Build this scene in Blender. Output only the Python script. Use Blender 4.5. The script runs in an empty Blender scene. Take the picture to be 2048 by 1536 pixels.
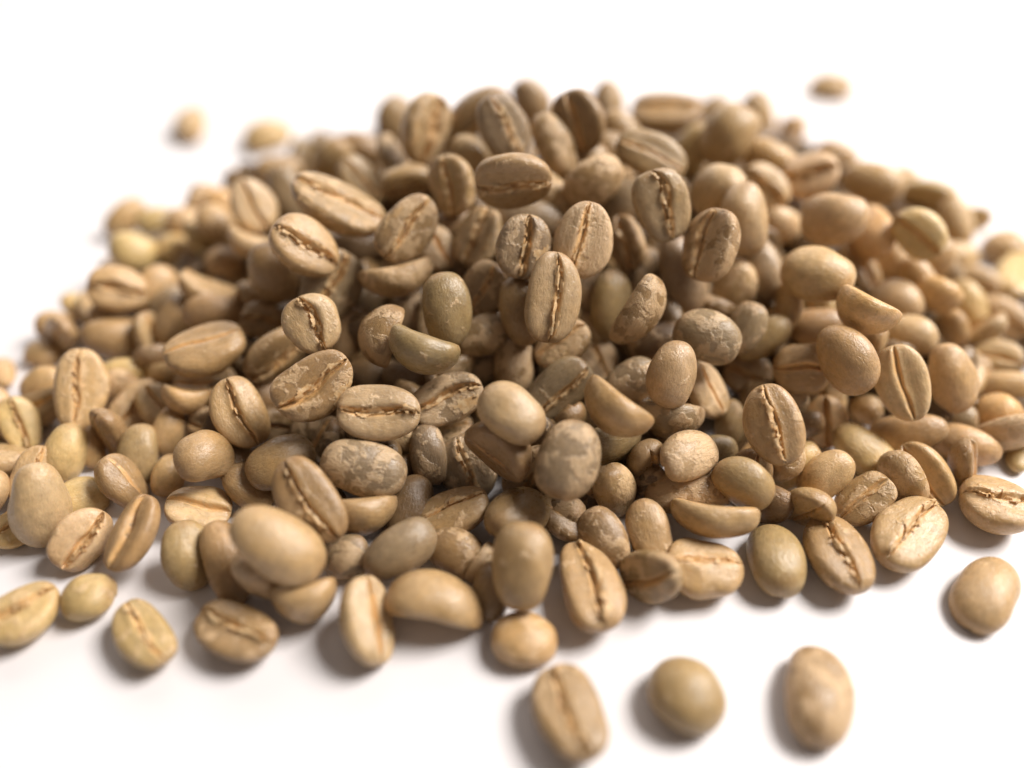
import bpy, math
import numpy as np

# ---------------------------------------------------------------- camera, world, lamp, exposure
scene = bpy.context.scene
cam_data = bpy.data.cameras.new("camera")
cam = bpy.data.objects.new("camera", cam_data)
scene.collection.objects.link(cam)
scene.camera = cam
cam.location = (0.0, 0.0, 0.078)
cam.rotation_euler = (math.radians(90-44), 0, 0)
cam_data.sensor_width = 36.0
cam_data.lens = 1480/2048*36.0
cam_data.clip_start = 0.002
cam_data.clip_end = 20.0
cam_data.dof.use_dof = True
cam_data.dof.focus_distance = 0.0915
cam_data.dof.aperture_fstop = 4.4

world = bpy.data.worlds.new("World")
scene.world = world
world.use_nodes = True
bg = world.node_tree.nodes["Background"]
bg.inputs[0].default_value = (1.0, 0.84, 0.74, 1)
bg.inputs[1].default_value = 0.15

def area_lamp(name, loc, target, size, power, colour):
    d = bpy.data.lights.new(name, 'AREA')
    d.shape = 'RECTANGLE'; d.size, d.size_y = size
    d.energy = power; d.color = colour
    o = bpy.data.objects.new(name, d)
    scene.collection.objects.link(o)
    o.location = loc
    v = np.array(target)-np.array(loc)
    from mathutils import Vector
    o.rotation_euler = Vector(v).to_track_quat('-Z', 'Y').to_euler()
    return o
area_lamp("window_light", (0.45, 0.22, 0.54), (0.0, 0.09, 0.0), (0.32, 0.30), 9.8, (1.0, 0.95, 0.90))
area_lamp("added_back_fill", (-0.10, 0.95, 0.50), (0.0, 0.15, 0.0), (1.3, 0.6), 6.5, (1.0, 0.94, 0.89))  # unseen soft fill, added behind the heap to brighten the surface there

scene.view_settings.view_transform = 'Standard'
scene.view_settings.look = 'None'
scene.view_settings.exposure = 0.1
scene.view_settings.gamma = 1.0
scene.cycles.use_denoising = True
scene.cycles.max_bounces = 8
scene.cycles.diffuse_bounces = 5

# ---------------------------------------------------------------- materials
class NT:
    def __init__(self, name):
        self.m = bpy.data.materials.new(name); self.m.use_nodes = True
        self.t = self.m.node_tree; self.t.nodes.clear()
    def n(self, kind, **kw):
        o = self.t.nodes.new(kind)
        ins = kw.pop('ins', {})
        for k, v in kw.items(): setattr(o, k, v)
        for k, v in ins.items():
            if hasattr(v, 'is_output') or isinstance(v, bpy.types.NodeSocket): self.t.links.new(v, o.inputs[k])
            else: o.inputs[k].default_value = v
        return o
    def math(self, op, a, b=0.0, clamp=False):
        return self.n('ShaderNodeMath', operation=op, use_clamp=clamp, ins={0: a, 1: b}).outputs[0]
    def ramp(self, f, a, b):
        return self.n('ShaderNodeMapRange', interpolation_type='SMOOTHSTEP', clamp=True, ins={0: f, 1: a, 2: b, 3: 0.0, 4: 1.0}).outputs[0]
    def mix(self, f, a, b):
        o = self.n('ShaderNodeMix', data_type='RGBA')
        for s, v in ((o.inputs[0], f), (o.inputs[6], a), (o.inputs[7], b)):
            if isinstance(v, bpy.types.NodeSocket): self.t.links.new(v, s)
            else: s.default_value = v
        return o.outputs[2]
    def hsv(self, c, h, s, v):
        return self.n('ShaderNodeHueSaturation', ins={'Color': c, 'Hue': h, 'Saturation': s, 'Value': v}).outputs[0]
    def noise(self, vec, scale, detail=3.0, rough=0.5, dist=0.0):
        return self.n('ShaderNodeTexNoise', ins={'Vector': vec, 'Scale': scale, 'Detail': detail, 'Roughness': rough, 'Distortion': dist}).outputs[0]

def bean_material(name, heap=False):
    k = NT(name)
    info = k.n('ShaderNodeObjectInfo'); tc = k.n('ShaderNodeTexCoord'); geo = k.n('ShaderNodeNewGeometry')
    rnd = geo.outputs['Random Per Island'] if heap else k.n('ShaderNodeAttribute', attribute_name='grain').outputs['Fac']
    off = k.n('ShaderNodeCombineXYZ', ins={0: k.math('MULTIPLY', rnd, 7.3), 1: k.math('MULTIPLY', rnd, 3.1), 2: rnd}).outputs[0]
    vec = k.n('ShaderNodeVectorMath', operation='ADD', ins={0: tc.outputs['Object'], 1: off}).outputs[0]
    stretch = k.n('ShaderNodeVectorMath', operation='MULTIPLY', ins={0: vec, 1: (0.45, 1.0, 1.0)}).outputs[0]
    if heap:
        base = k.mix(rnd, (0.09, 0.054, 0.025, 1), (0.22, 0.138, 0.064, 1)); patchy = 0.35  # inner beans coloured darker to paint the shade in the gaps
    else:
        base = info.outputs['Color']; patchy = info.outputs['Alpha']
    crease = k.n('ShaderNodeAttribute', attribute_name='crease').outputs['Fac']
    big = k.noise(vec, 260.0, 2.0)
    mid = k.noise(vec, 900.0, 4.0, 0.6)
    fib = k.noise(stretch, 2600.0, 4.0, 0.65, 0.6)
    fine = k.noise(vec, 7000.0, 3.0, 0.6)
    # slow drift of tone over the bean
    col = k.hsv(base, 0.5, k.math('ADD', 0.88, k.math('MULTIPLY', big, 0.24)), k.math('ADD', 0.60, k.math('MULTIPLY', mid, 0.80)))
    # dry silverskin film left on the bean: paler, drier, with torn edges
    e = k.math('ADD', k.noise(vec, 480.0, 5.0, 0.55, 0.3), k.math('MULTIPLY', k.math('SUBTRACT', patchy, 0.5), 0.42))
    film = k.ramp(e, 0.52, 0.605)
    filmcol = k.hsv(k.mix(0.5, base, (0.66, 0.45, 0.24, 1)), 0.5, 0.95, k.math('ADD', 0.85, k.math('MULTIPLY', fib, 0.5)))
    col = k.mix(k.math('MULTIPLY', film, 0.88), col, filmcol)
    tip = k.n('ShaderNodeAttribute', attribute_name='tip').outputs['Fac']
    col = k.mix(k.math('MULTIPLY', k.math('MULTIPLY', tip, k.ramp(big, 0.40, 0.62)), 0.45), col, (0.30, 0.17, 0.08, 1))
    # tiny pits and specks
    speck = k.ramp(k.noise(vec, 1900.0, 2.0), 0.66, 0.74)
    col = k.mix(k.math('MULTIPLY', speck, 0.35), col, (0.20, 0.12, 0.06, 1))
    # tan-orange tissue down in the crease
    cr = k.math('MULTIPLY', k.ramp(crease, 0.15, 0.8), k.ramp(mid, 0.32, 0.50))
    col = k.mix(k.math('MULTIPLY', cr, 0.78), col, (0.68, 0.41, 0.17, 1))
    h = k.math('ADD', k.math('MULTIPLY', fib, k.math('ADD', 0.6, k.math('MULTIPLY', film, 0.7))), k.math('MULTIPLY', fine, 0.22))
    h = k.math('ADD', h, k.math('MULTIPLY', film, 0.05))
    h = k.math('ADD', h, k.math('MULTIPLY', mid, 0.35))
    bump = k.n('ShaderNodeBump', ins={'Strength': 0.95, 'Distance': 0.00018, 'Height': h}).outputs[0]
    rough = k.math('ADD', 0.17, k.math('MULTIPLY', fib, 0.24))
    rough = k.math('ADD', rough, k.math('MULTIPLY', film, 0.10))
    b = k.n('ShaderNodeBsdfPrincipled', ins={'Base Color': col, 'Roughness': rough, 'Normal': bump, 'IOR': 1.47})
    b.inputs['Specular IOR Level'].default_value = 0.62
    b.inputs['Subsurface Weight'].default_value = 0.0 if heap else 0.15
    b.inputs['Subsurface Radius'].default_value = (1.0, 0.55, 0.25)
    b.inputs['Subsurface Scale'].default_value = 0.0009
    k.n('ShaderNodeOutputMaterial', ins={'Surface': b.outputs[0]})
    return k.m

def skin_material():
    k = NT("silverskin")
    info = k.n('ShaderNodeObjectInfo'); tc = k.n('ShaderNodeTexCoord')
    vec = k.n('ShaderNodeVectorMath', operation='ADD', ins={0: tc.outputs['Object'], 1: info.outputs['Random']}).outputs[0]
    a = k.noise(vec, 1500.0, 4.0, 0.6); f = k.noise(vec, 5200.0, 3.0, 0.6)
    col = k.mix(k.ramp(a, 0.35, 0.65), (0.66, 0.40, 0.17, 1), (0.78, 0.58, 0.33, 1))
    col = k.mix(0.25, col, info.outputs['Color'])
    bump = k.n('ShaderNodeBump', ins={'Strength': 0.8, 'Distance': 0.0001, 'Height': k.math('ADD', a, k.math('MULTIPLY', f, 0.5))}).outputs[0]
    b = k.n('ShaderNodeBsdfPrincipled', ins={'Base Color': col, 'Roughness': 0.5, 'Normal': bump})
    tr = k.n('ShaderNodeBsdfTranslucent', ins={'Color': col})
    mx = k.n('ShaderNodeMixShader', ins={0: 0.2, 1: b.outputs[0], 2: tr.outputs[0]})
    k.n('ShaderNodeOutputMaterial', ins={'Surface': mx.outputs[0]})
    return k.m

def paper_material():
    k = NT("white_card")
    tc = k.n('ShaderNodeTexCoord')
    f = k.noise(tc.outputs['Object'], 2500.0, 4.0, 0.6)
    col = k.mix(k.noise(tc.outputs['Object'], 18.0, 2.0), (0.715, 0.692, 0.705, 1), (0.74, 0.717, 0.728, 1))
    # stray pinkish specks of dust from the skins
    sp = k.n('ShaderNodeTexVoronoi', ins={'Vector': tc.outputs['Object'], 'Scale': 42.0}).outputs['Distance']
    col = k.mix(k.math('MULTIPLY', k.ramp(sp, 0.028, 0.012), 0.35), col, (0.78, 0.52, 0.42, 1))
    bump = k.n('ShaderNodeBump', ins={'Strength': 0.25, 'Distance': 0.00003, 'Height': f}).outputs[0]
    b = k.n('ShaderNodeBsdfPrincipled', ins={'Base Color': col, 'Roughness': 0.55, 'Normal': bump})
    k.n('ShaderNodeOutputMaterial', ins={'Surface': b.outputs[0]})
    return k.m

M_BEAN = bean_material("green_coffee_bean")
M_HEAP = bean_material("heap_bean_painted_shade", True)
M_SKIN = skin_material()
M_CARD = paper_material()

# ---------------------------------------------------------------- the white surface
def make_surface():
    me = bpy.data.meshes.new("white_surface")
    s = 1.6
    v = [(-s, -s, -0.02), (s, -s, -0.02), (s, s, -0.02), (-s, s, -0.02), (-s, -s, 0), (s, -s, 0), (s, s, 0), (-s, s, 0)]
    f = [(3, 2, 1, 0), (4, 5, 6, 7), (0, 1, 5, 4), (1, 2, 6, 5), (2, 3, 7, 6), (3, 0, 4, 7)]
    me.from_pydata(v, [], f); me.materials.append(M_CARD)
    o = bpy.data.objects.new("white_tabletop", me); scene.collection.objects.link(o)
    o['kind'] = 'structure'
    o['label'] = 'plain white surface under the heap of coffee beans'
    return o
make_surface()

# ---------------------------------------------------------------- bean geometry
def smooth(e0, e1, x):
    t = np.clip((x-e0)/(e1-e0), 0, 1); return t*t*(3-2*t)

def bean_points(N, M, seed, ln, wd, th, bend=0.0, open_=0.5, lump=1.0):
    """Surface grid of one bean (metres). Long axis X, crease on the +Z face. Returns (N,M,3), u, phi."""
    g = np.random.default_rng(seed)
    k = g.normal(size=12); ph = g.uniform(0, 2*math.pi, 16)
    u = np.linspace(0.035, math.pi-0.035, N)
    s = np.linspace(0, 2*math.pi, M, endpoint=False)
    # denser columns round phi = pi/2, where the crease runs
    phi = s - 0.60*np.sin(s-math.pi/2)*(0.5+0.5*np.cos(s-math.pi/2))
    U, S = np.meshgrid(u, phi, indexing='ij')
    x = np.cos(U)
    sw = np.sin(U)**(0.80+0.07*k[0].clip(-1.5, 1.5))
    sh = np.sin(U)**(0.72+0.06*k[1].clip(-1.5, 1.5))
    c, d = np.cos(S), np.sin(S)
    up = smooth(-0.25, 0.35, d)
    y = np.sign(c)*np.abs(c)**(1-0.16*up)
    zb = d
    zf = np.sign(d)*np.abs(d)**(1-0.30*up)
    hb, hf = 0.62, 0.38
    z = np.where(d < 0, hb*zb, hf*zf)
    y = y*sw; z = z*sh
    # one end narrower, slight sideways kidney bend
    y = y*(1+0.10*k[2].clip(-0.9, 0.9)*x) ; z = z*(1+0.07*k[3].clip(-0.9, 0.9)*x)
    # crease: its line wanders in y
    yc = 0.07*k[4].clip(-1.5,1.5)+0.10*np.sin(1.6*x+ph[0])*k[5].clip(-1.3, 1.3)+0.035*np.sin(4.3*x+ph[1])+0.008*np.sin(11*x+ph[2])
    dphi = S-math.pi/2
    dphi = (dphi+math.pi) % (2*math.pi)-math.pi
    face = smooth(1.35, 0.0, np.abs(dphi))
    y = y+yc*face*sw*0.9
    ends = smooth(1.02, 0.86, np.abs(x))*0.85+0.15*smooth(1.0, 0.97, np.abs(x))
    yy = dphi*-1.0
    wob = 1+0.32*np.sin(3.5*x+ph[3])+0.15*np.sin(8*x+ph[4])
    gw = (0.026+0.075*open_**2)*wob
    groove = np.exp(-np.abs(yy/gw)**1.7)
    dep = (0.13+0.12*open_)*ends
    lip = np.exp(-((np.abs(yy)-2.6*gw)/(0.28))**2)
    side = np.tanh(yy*6)
    lop = 0.10*k[6].clip(-1.3, 1.3)
    dish = np.exp(-(yy/0.60)**2)*(1-x**2*0.8)
    z = z-dep*groove+0.05*lip*ends*(1+0.8*side*np.sign(lop))-(0.05+0.10*open_*abs(k[7].clip(-1.3, 1.3)))*dish*face
    z = z+lop*side*face*0.5*sh
    # slow lumps
    L = 0
    for i, (a, b2, c2) in enumerate(((2.1, 1.3, 0.7), (0.8, 2.9, 1.9), (3.4, 2.2, 2.8), (5.1, 3.9, 4.2))):
        L = L+np.sin(a*x+b2*y+c2*z*2+ph[5+i])*(0.020, 0.018, 0.012, 0.006)[i]
    L = L*lump
    y = y*(1+1.3*L); z = z*(1+1.6*L)
    if g.random() < 0.42:    # a flattened or dented flank
        q = g.uniform(-0.6, 0.6); y = y-0.10*np.sign(y)*np.exp(-((x-q)/0.35)**2)*np.abs(y)*g.uniform(0.3, 0.9)
    X = x*ln/2; Y = y*wd/2; Z = z*th
    Z = Z+bend*th*(x**2-0.35)*0.55
    Y = Y+0.05*wd*k[8].clip(-1.4, 1.4)*(x**2-0.3)
    P = np.stack([X, Y, Z], -1)
    return P, x, dphi

def bean_mesh(N, M, *a, **kw):
    P, x, dphi = bean_points(N, M, *a, **kw)
    V = P.reshape(-1, 3)
    c0, c1 = P[0].mean(0), P[-1].mean(0)
    c0 = c0+(P[0].mean(0)-P[1].mean(0))*0.25; c1 = c1+(P[-1].mean(0)-P[-2].mean(0))*0.25
    V = np.vstack([V, c0, c1])
    i = np.arange(N-1)[:, None]; j = np.arange(M)[None]; jn = (j+1) % M
    q = np.stack([(i*M+j), (i*M+jn), ((i+1)*M+jn), ((i+1)*M+j)], -1).reshape(-1, 4)
    j = np.arange(M); jn = (j+1) % M
    t0 = np.stack([np.full(M, N*M), jn, j], -1); t1 = np.stack([np.full(M, N*M+1), (N-1)*M+j, (N-1)*M+jn], -1)
    crease = np.exp(-(np.abs(dphi)/0.12)**2)*smooth(1.0, 0.8, np.abs(x))
    crease = np.concatenate([crease.reshape(-1), [0, 0]])
    return V, q, np.vstack([t0, t1]), crease, P, dphi


def build(name, V, quads, tris, mat, crease=None, tip=None, grain=None, normals=None):
    me = bpy.data.meshes.new(name)
    nl = quads.size+tris.size
    me.vertices.add(len(V)); me.vertices.foreach_set('co', np.ascontiguousarray(V, dtype=np.float32).ravel())
    me.loops.add(nl); me.loops.foreach_set('vertex_index', np.concatenate([quads.ravel(), tris.ravel()]).astype(np.int32))
    st = np.concatenate([np.arange(len(quads))*4, len(quads)*4+np.arange(len(tris))*3]).astype(np.int32)
    me.polygons.add(len(st)); me.polygons.foreach_set('loop_start', st)
    me.polygons.foreach_set('use_smooth', np.ones(len(st), dtype=bool))
    if crease is not None:
        a = me.attributes.new('crease', 'FLOAT', 'POINT'); a.data.foreach_set('value', crease.astype(np.float32))
    if tip is not None:
        a = me.attributes.new('tip', 'FLOAT', 'POINT'); a.data.foreach_set('value', tip.astype(np.float32))
    if grain is not None:
        a = me.attributes.new('grain', 'FLOAT', 'POINT'); a.data.foreach_set('value', np.full(len(V), grain, dtype=np.float32))
    me.update(calc_edges=True); me.validate()
    if normals is not None: me.normals_split_custom_set_from_vertices(normals.tolist())
    me.materials.append(mat)
    return me

def skin_mesh(P, dphi, x, seed, kind, skin_depth):
    """Papery silverskin: torn bits of the bean's own surface lifted off it, ragged at the edges."""
    g = np.random.default_rng(seed+77)
    N, M = dphi.shape
    du = np.gradient(P, axis=0); dv = np.roll(P, -1, 1)-np.roll(P, 1, 1)
    nn = np.cross(dv, du); nn /= np.linalg.norm(nn, axis=2, keepdims=True)+1e-12
    if (nn*P).sum() < 0: nn = -nn
    rag = g.normal(size=(N, M)); rag = (rag+np.roll(rag, 1, 0)+np.roll(rag, 1, 1)+np.roll(rag, -1, 0))/2
    if kind != 'c': rag = (rag+np.roll(rag, 1, 0)+np.roll(rag, 2, 0)+np.roll(rag, -1, 0))/2.6
    hw = 0.10+0.05*np.sin(7*x+g.uniform(0, 6))+0.035*np.sin(19*x+g.uniform(0, 6))
    wide = 1.0 if kind == 'c' else (0.75 if kind == 'm' else 0.45)
    cen = 0.04*g.normal()+0.05*np.sin(9*x+g.uniform(0, 6))
    keep = (np.abs(dphi-cen)+(0.03 if kind == 'c' else 0.012)*rag) < hw*wide
    keep &= np.abs(x) < 0.93
    lift = 0.00004+0.00008*np.abs(rag)*(1 if kind == 'c' else 0.3)
    # bridge the crease: the strip rides higher where the groove is deep
    deep = np.exp(-(np.abs(dphi)/0.13)**2)*smooth(1.0, 0.85, np.abs(x))
    up = np.zeros_like(P); up[..., 2] = deep*(0.55+0.16*np.sin(3*x+g.uniform(0, 6))+0.04*rag)*skin_depth
    side = np.zeros_like(P); side[..., 1] = 0.00006*rag
    if kind == 'm':     # one torn patch over a flank
        q0, p0 = g.uniform(-0.6, 0.6), g.choice([-1, 1])*g.uniform(0.5, 1.1)
        d = np.sqrt(((x-q0)/0.42)**2+((dphi-p0)/0.42)**2)
        keep |= (d+0.16*rag+0.18*np.sin(9*x+5*dphi+seed)) < 0.85
        lift = np.where(deep > 0.3, lift, 0.00003+0.00002*np.abs(rag))
    V = (P+nn*lift[..., None]+up+side).reshape(-1, 3)
    i, j = np.arange(N-1)[:, None], np.arange(M)[None]; jn = (j+1) % M
    cell = keep[:-1] & keep[1:] & np.roll(keep, -1, 1)[:-1] & np.roll(keep, -1, 1)[1:]
    q = np.stack([i*M+j, i*M+jn, (i+1)*M+jn, (i+1)*M+j], -1)[cell]
    if len(q) < 6: return None
    used, inv = np.unique(q, return_inverse=True)
    return V[used], inv.reshape(q.shape)

TONES = {'p': (0.63, 0.432, 0.230), 't': (0.57, 0.373, 0.178), 'b': (0.43, 0.270, 0.126), 'g': (0.41, 0.290, 0.166),
         'o': (0.44, 0.303, 0.142), 'y': (0.64, 0.448, 0.200), 'r': (0.64, 0.400, 0.175), 'd': (0.24, 0.148, 0.072)}
PATCH = {'s': 0.16, 'c': 0.34, 'f': 0.68, 'm': 0.60}

# label, position mm, rotation, length/width/thickness mm, bend, crease opening, seed, tone, surface, detail, silverskin, painted shade (mid-heap darker, flanks lighter)
BEANS = [
  ('smooth tan upright bean showing its back, left of the slanting grey top bean',-22.701,138.609,15.281,0.5483,-0.5462,-0.6095,-0.1723,9.33,7.19,4.4,0.2,0.75,73697,'t','s',2,0,0.67),
  ('blotchy tan right-leaning bean with crease showing, just left of the slanting grey top bean',-13.399,111.15,26.09,0.4384,0.6884,-0.0139,0.5777,11.04,8.6,5.38,0.01,0.9,46299,'t','m',1,1,0.67),
  ('smooth brown right-leaning bean with crease turned aside, just left of the slanting grey top bean',-6.107,117.147,25.013,0.3754,0.8616,0.0015,0.3417,13.5,8.6,5.24,0.5,0.41,41821,'b','s',2,1,0.67),
  ('greyish creased bean slanting down right just under the skyline at the heap top',-1.336,103.545,30.05,0.3562,0.374,-0.3604,0.7768,9.66,7.35,4.62,0.22,0.15,558,'g','c',1,1,0.67),
  ('smooth pale left-leaning bean showing its back, just above right of the slanting grey top bean',3.355,133.184,20.9,0.249,-0.5167,-0.6215,-0.5336,8.73,7.42,4.16,0,0.67,30312,'p','s',2,0,0.67),
  ('flaky tan left-leaning bean showing its back, just above right of the level orange-creased bean',6.379,105.068,26.403,0.2864,-0.4289,-0.7586,-0.3981,10.16,5.67,3.57,0.08,0.22,2562,'t','f',1,0,0.67),
  ('smooth tan right-leaning bean showing its back, just above the longest upper-left bean',-31.379,120.118,16.241,0.679,-0.5507,-0.3423,-0.3442,8.96,6.47,3.95,0.2,0.51,50308,'t','s',2,0,0.67),
  ('smooth brown level bean showing its back, just above right of the longest upper-left bean',-26.893,123.856,16.484,0.4542,-0.8822,0.0182,0.1228,9.44,5.53,3.61,0.24,0.42,22117,'b','s',2,0,0.67),
  ('tan left-leaning bean with crease showing, just above right of the longest upper-left bean',-24.023,107.575,19.22,0.8468,0.2962,0.3741,-0.2349,8.77,6.28,3.92,0.12,0.28,12739,'t','c',1,1,0.67),
  ('longest pale bean sloping down right at the upper left of the heap',-24.568,92.837,23.616,0.9709,0.0464,0.2254,-0.0663,13.5,8.6,5.15,0.2,0.26,75467,'t','m',1,1,0.67),
  ('tan level bean with crease showing, just right of the longest upper-left bean',-15.982,102.804,21.403,0.5537,0.8276,0.0222,0.0893,8.83,6.21,3.92,0.24,0.89,57645,'t','c',1,1,0.67),
  ('flaky tan upright bean with crease showing, just left of the level orange-creased bean',-8.76,96.98,24.284,0.609,0.2538,-0.535,0.5277,8.74,7.14,4.34,0.1,0.54,24279,'t','f',1,1,0.67),
  ('smooth tan left-leaning bean showing its back, just below left of the slanting grey top bean',-6.573,106.134,24.234,0.3544,-0.8535,0.311,0.2219,6.98,5.8,3.79,0.11,0.61,14273,'t','s',1,0,0.67),
  ('tan bean lying level near the heap top, its orange crease low on the face',0.193,89.529,29.075,0.6646,0.7455,-0.0487,0.0155,10.27,8.12,4.6,0.04,0.42,69026,'t','c',0,1,0.67),
  ('blotchy brown right-leaning bean with crease showing, just right of the longest upper-left bean',-14.328,87.646,22.943,0.7419,0.51,-0.0756,0.4287,10.34,7.11,4.37,0.06,0.49,88756,'b','m',0,1,0.67),
  ('half-hidden brown bean, just below left of the level orange-creased bean',-8.951,96.498,17.551,0.4941,-0.85,-0.1802,-0.0308,7.39,5.23,3.03,0.01,0.1,24542,'b','s',2,0,0.67),
  ('flaky pale left-leaning bean with crease showing, just above the upright olive kidney bean',-10.902,91.053,17.454,0.8453,0.1928,0.3347,-0.3693,7.03,5.78,3.43,0.17,0.79,328,'p','f',1,1,0.67),
  ('blotchy pale right-leaning bean with crease showing, just below left of the level orange-creased bean',-4.896,91.23,19.281,0.8243,0.14,-0.3457,0.4259,8.96,6.74,4.25,0.13,0.65,3481,'p','m',1,1,0.67),
  ('half-hidden greyish bean, just below right of the level orange-creased bean',2.395,94.428,20.242,0.5164,-0.8549,0.0493,-0.0003,10.35,5.89,3.43,0.05,0.14,85336,'g','s',1,0,0.67),
  ('blotchy greyish upright bean with crease showing, just left of the flaky pale creased bean',1.593,81.393,24.114,0.6391,0.4016,-0.254,0.6047,8.35,7.1,4.65,0.17,0.73,21198,'g','m',0,1,0.67),
  ('half-hidden tan bean, just above left of the flaky pale creased bean',5.537,98.073,21.871,0.5554,-0.6629,0.4847,0.1307,7.7,5.86,3.58,0.06,0.8,20900,'t','f',1,0,0.67),
  ('smooth brown left-leaning bean with crease showing, just right of the slanting grey top bean',9.998,107.276,29.13,0.5318,0.2096,-0.6014,0.5582,9.44,7.59,4.62,0.01,0.52,40146,'b','s',1,1,0.67),
  ('smooth pale upright bean showing its back, just left of the level skyline bean',18.536,139.967,17.87,0.308,-0.564,-0.6055,-0.4695,8.72,6.41,3.93,0.15,0.68,59448,'p','s',2,0,0.67),
  ('pale tan bean lying level on the skyline, crease on its upper side, right of top',27.651,129.249,21.081,0.9823,0.1383,-0.0668,-0.1072,12.55,8.6,5.67,0.17,0.25,4654,'t','s',2,1,0.67),
  ('smooth pale level bean showing its back, just above left of the big smooth top-right bean',47.917,171.632,3.103,0.6102,-0.7819,-0.0324,-0.1235,8.55,6.4,3.6,0.07,0.14,29389,'p','s',2,0,0.76),
  ('smooth tan left-leaning bean showing its back, just left of the level skyline bean',17.913,116.2,23.394,0.5263,-0.7761,0.3237,0.1263,8.24,5.54,3.48,0.02,0.25,66187,'t','s',2,0,0.67),
  ('half-hidden brown bean, just below left of the level skyline bean',15.398,110.929,22.951,0.3869,-0.9052,0.1505,0.0908,7.62,5.72,3.62,0.23,0.26,85745,'b','s',2,0,0.67),
  ('smooth tan left-leaning bean with crease showing, just below left of the level skyline bean',20.544,101.935,26.406,0.8784,0.4257,0.1077,-0.1886,11.04,6.61,3.7,0.09,0.24,13335,'t','s',1,1,0.67),
  ('smooth yellowish upright bean showing its back, just below right of the level skyline bean',30.638,117.541,19.591,0.3904,-0.686,-0.4773,-0.3863,9.14,5.95,3.48,0.25,0.81,78054,'y','s',2,0,0.72),
  ('big smooth tan bean leaning right, back forward, on the top right skyline',35.249,114.626,23.237,0.4065,-0.7586,-0.3588,-0.3613,10.4,8.6,5.35,0.2,0.36,48272,'t','s',2,0,0.79),
  ('smooth pale left-leaning bean showing its back, just above right of the big smooth top-right bean',55.752,163.3,5.193,0.2786,-0.4962,-0.667,-0.4809,11.18,8.17,4.88,0.1,0.86,58722,'p','s',2,0,0.85),
  ('smooth orange-tan upright bean showing its back, just below left of the lone far-right bean',61.96,157.016,4.289,0.5423,-0.3827,-0.4293,-0.6125,8.89,7,4.08,0.01,0.32,67364,'r','s',2,0,0.91),
  ('smooth orange-tan left-leaning bean showing its back, just below right of the big smooth top-right bean',42.725,114.388,19.128,0.6686,-0.6904,0.276,-0.0077,9.31,6.86,4.49,0.03,0.4,42174,'r','s',2,0,0.87),
  ('flaky tan right-leaning bean showing its back, just above the flaky pale creased bean',11.646,96.57,25.052,0.6004,-0.7396,-0.2625,-0.1535,9.31,6.75,3.95,0.23,0.65,79384,'t','f',1,0,0.67),
  ('half-hidden pale bean, just above the flaky pale creased bean',11.954,107.416,22.561,0.5206,-0.8102,-0.1874,-0.1937,6.64,5.58,3.35,0.13,0.25,9291,'p','s',1,0,0.67),
  ('smooth greyish right-leaning bean showing its back, just left of the pale steep top-right bean',16.644,97.025,21.448,0.2632,-0.8468,-0.323,-0.3306,7.51,5.73,3.66,0.1,0.65,59117,'g','s',1,0,0.67),
  ('pale bean standing steeply near the top right, wide crease filled with orange skin',20.127,87.636,26.523,0.5103,0.2652,-0.3973,0.7152,9.63,7.51,4.66,0.13,0.55,3111,'p','c',0,1,0.67),
  ('smooth pale right-leaning bean showing its back, just above the flaky brown kidney bean',30.073,97.455,23.026,0.3429,-0.797,0.0866,-0.4895,8.84,7.78,5.11,0.22,0.5,22353,'p','s',1,0,0.77),
  ('smooth pale upright bean showing its back, just above right of the flaky brown kidney bean',32.749,91.083,22.315,0.2747,-0.5875,-0.6645,-0.3714,10.17,6.34,4.07,0.06,0.37,63440,'p','s',0,0,0.82),
  ('smooth pale left-leaning bean with crease showing, just below right of the big smooth top-right bean',40.126,106.05,18.85,0.813,0.4667,0.1145,-0.3287,8.62,6.59,3.94,0.16,0.25,74134,'p','s',1,1,0.86),
  ('flaky brown kidney-shaped bean right of the flaky pale creased one, crease turned left',26.205,83.257,23.094,0.7943,-0.0156,-0.4951,0.3516,9.7,8.21,5.28,0.21,0.3,12657,'b','f',0,1,0.76),
  ('smooth pale left-leaning bean showing its back, just above left of the large level upper-right bean',42.922,102.496,14.003,0.7409,-0.5973,0.1535,0.266,8.53,6.26,4.09,0.2,0.11,85063,'p','s',1,0,0.89),
  ('smooth greyish left-leaning bean showing its back, just below left of the flaky brown kidney bean',23.999,86.414,16.254,0.2187,-0.5545,-0.723,-0.3492,11.79,5.8,3.58,0.09,0.56,76557,'g','s',1,0,0.70),
  ('flaky brown upright bean with crease showing, just right of the flaky pale creased bean',16.493,91.256,18.2,0.6005,0.1078,-0.552,0.5684,8.32,5.54,3.47,0.02,0.75,187,'b','f',1,1,0.67),
  ('flaky pale creased bean face-on, directly behind the tall central bean',9.209,82.005,24.74,0.7176,0.3297,-0.2993,0.5355,9.92,7.52,4.66,0.13,0.15,38216,'p','f',0,1,0.67),
  ('pale level bean with crease showing, above the large level upper-right bean',47.548,108.013,20.004,0.9215,0.2859,-0.2553,-0.0635,8.64,7.62,5.03,0.06,0.66,34830,'p','c',1,1,0.92),
  ('small tan bean alone on the white far behind the heap at the top right',80.59,186.605,2.009,0.046,0.9924,-0.1139,-0.0059,11.29,8.6,5.41,0.15,0.17,37923,'t','s',2,0,0.86),
  ('smooth pale left-leaning bean showing its back, just below the lone far-right bean',65.645,139.527,7.361,0.6142,-0.7472,0.2518,-0.0328,9.08,5.8,3.4,0.25,0.34,64457,'p','s',2,0,0.92),
  ('smooth tan left-leaning bean showing its back, just left of the level yellow rim bean',62.536,116.617,13.887,0.5527,-0.7703,0.275,-0.1597,10.51,6.74,4.31,0.06,0.22,30303,'t','s',2,0,0.92),
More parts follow.
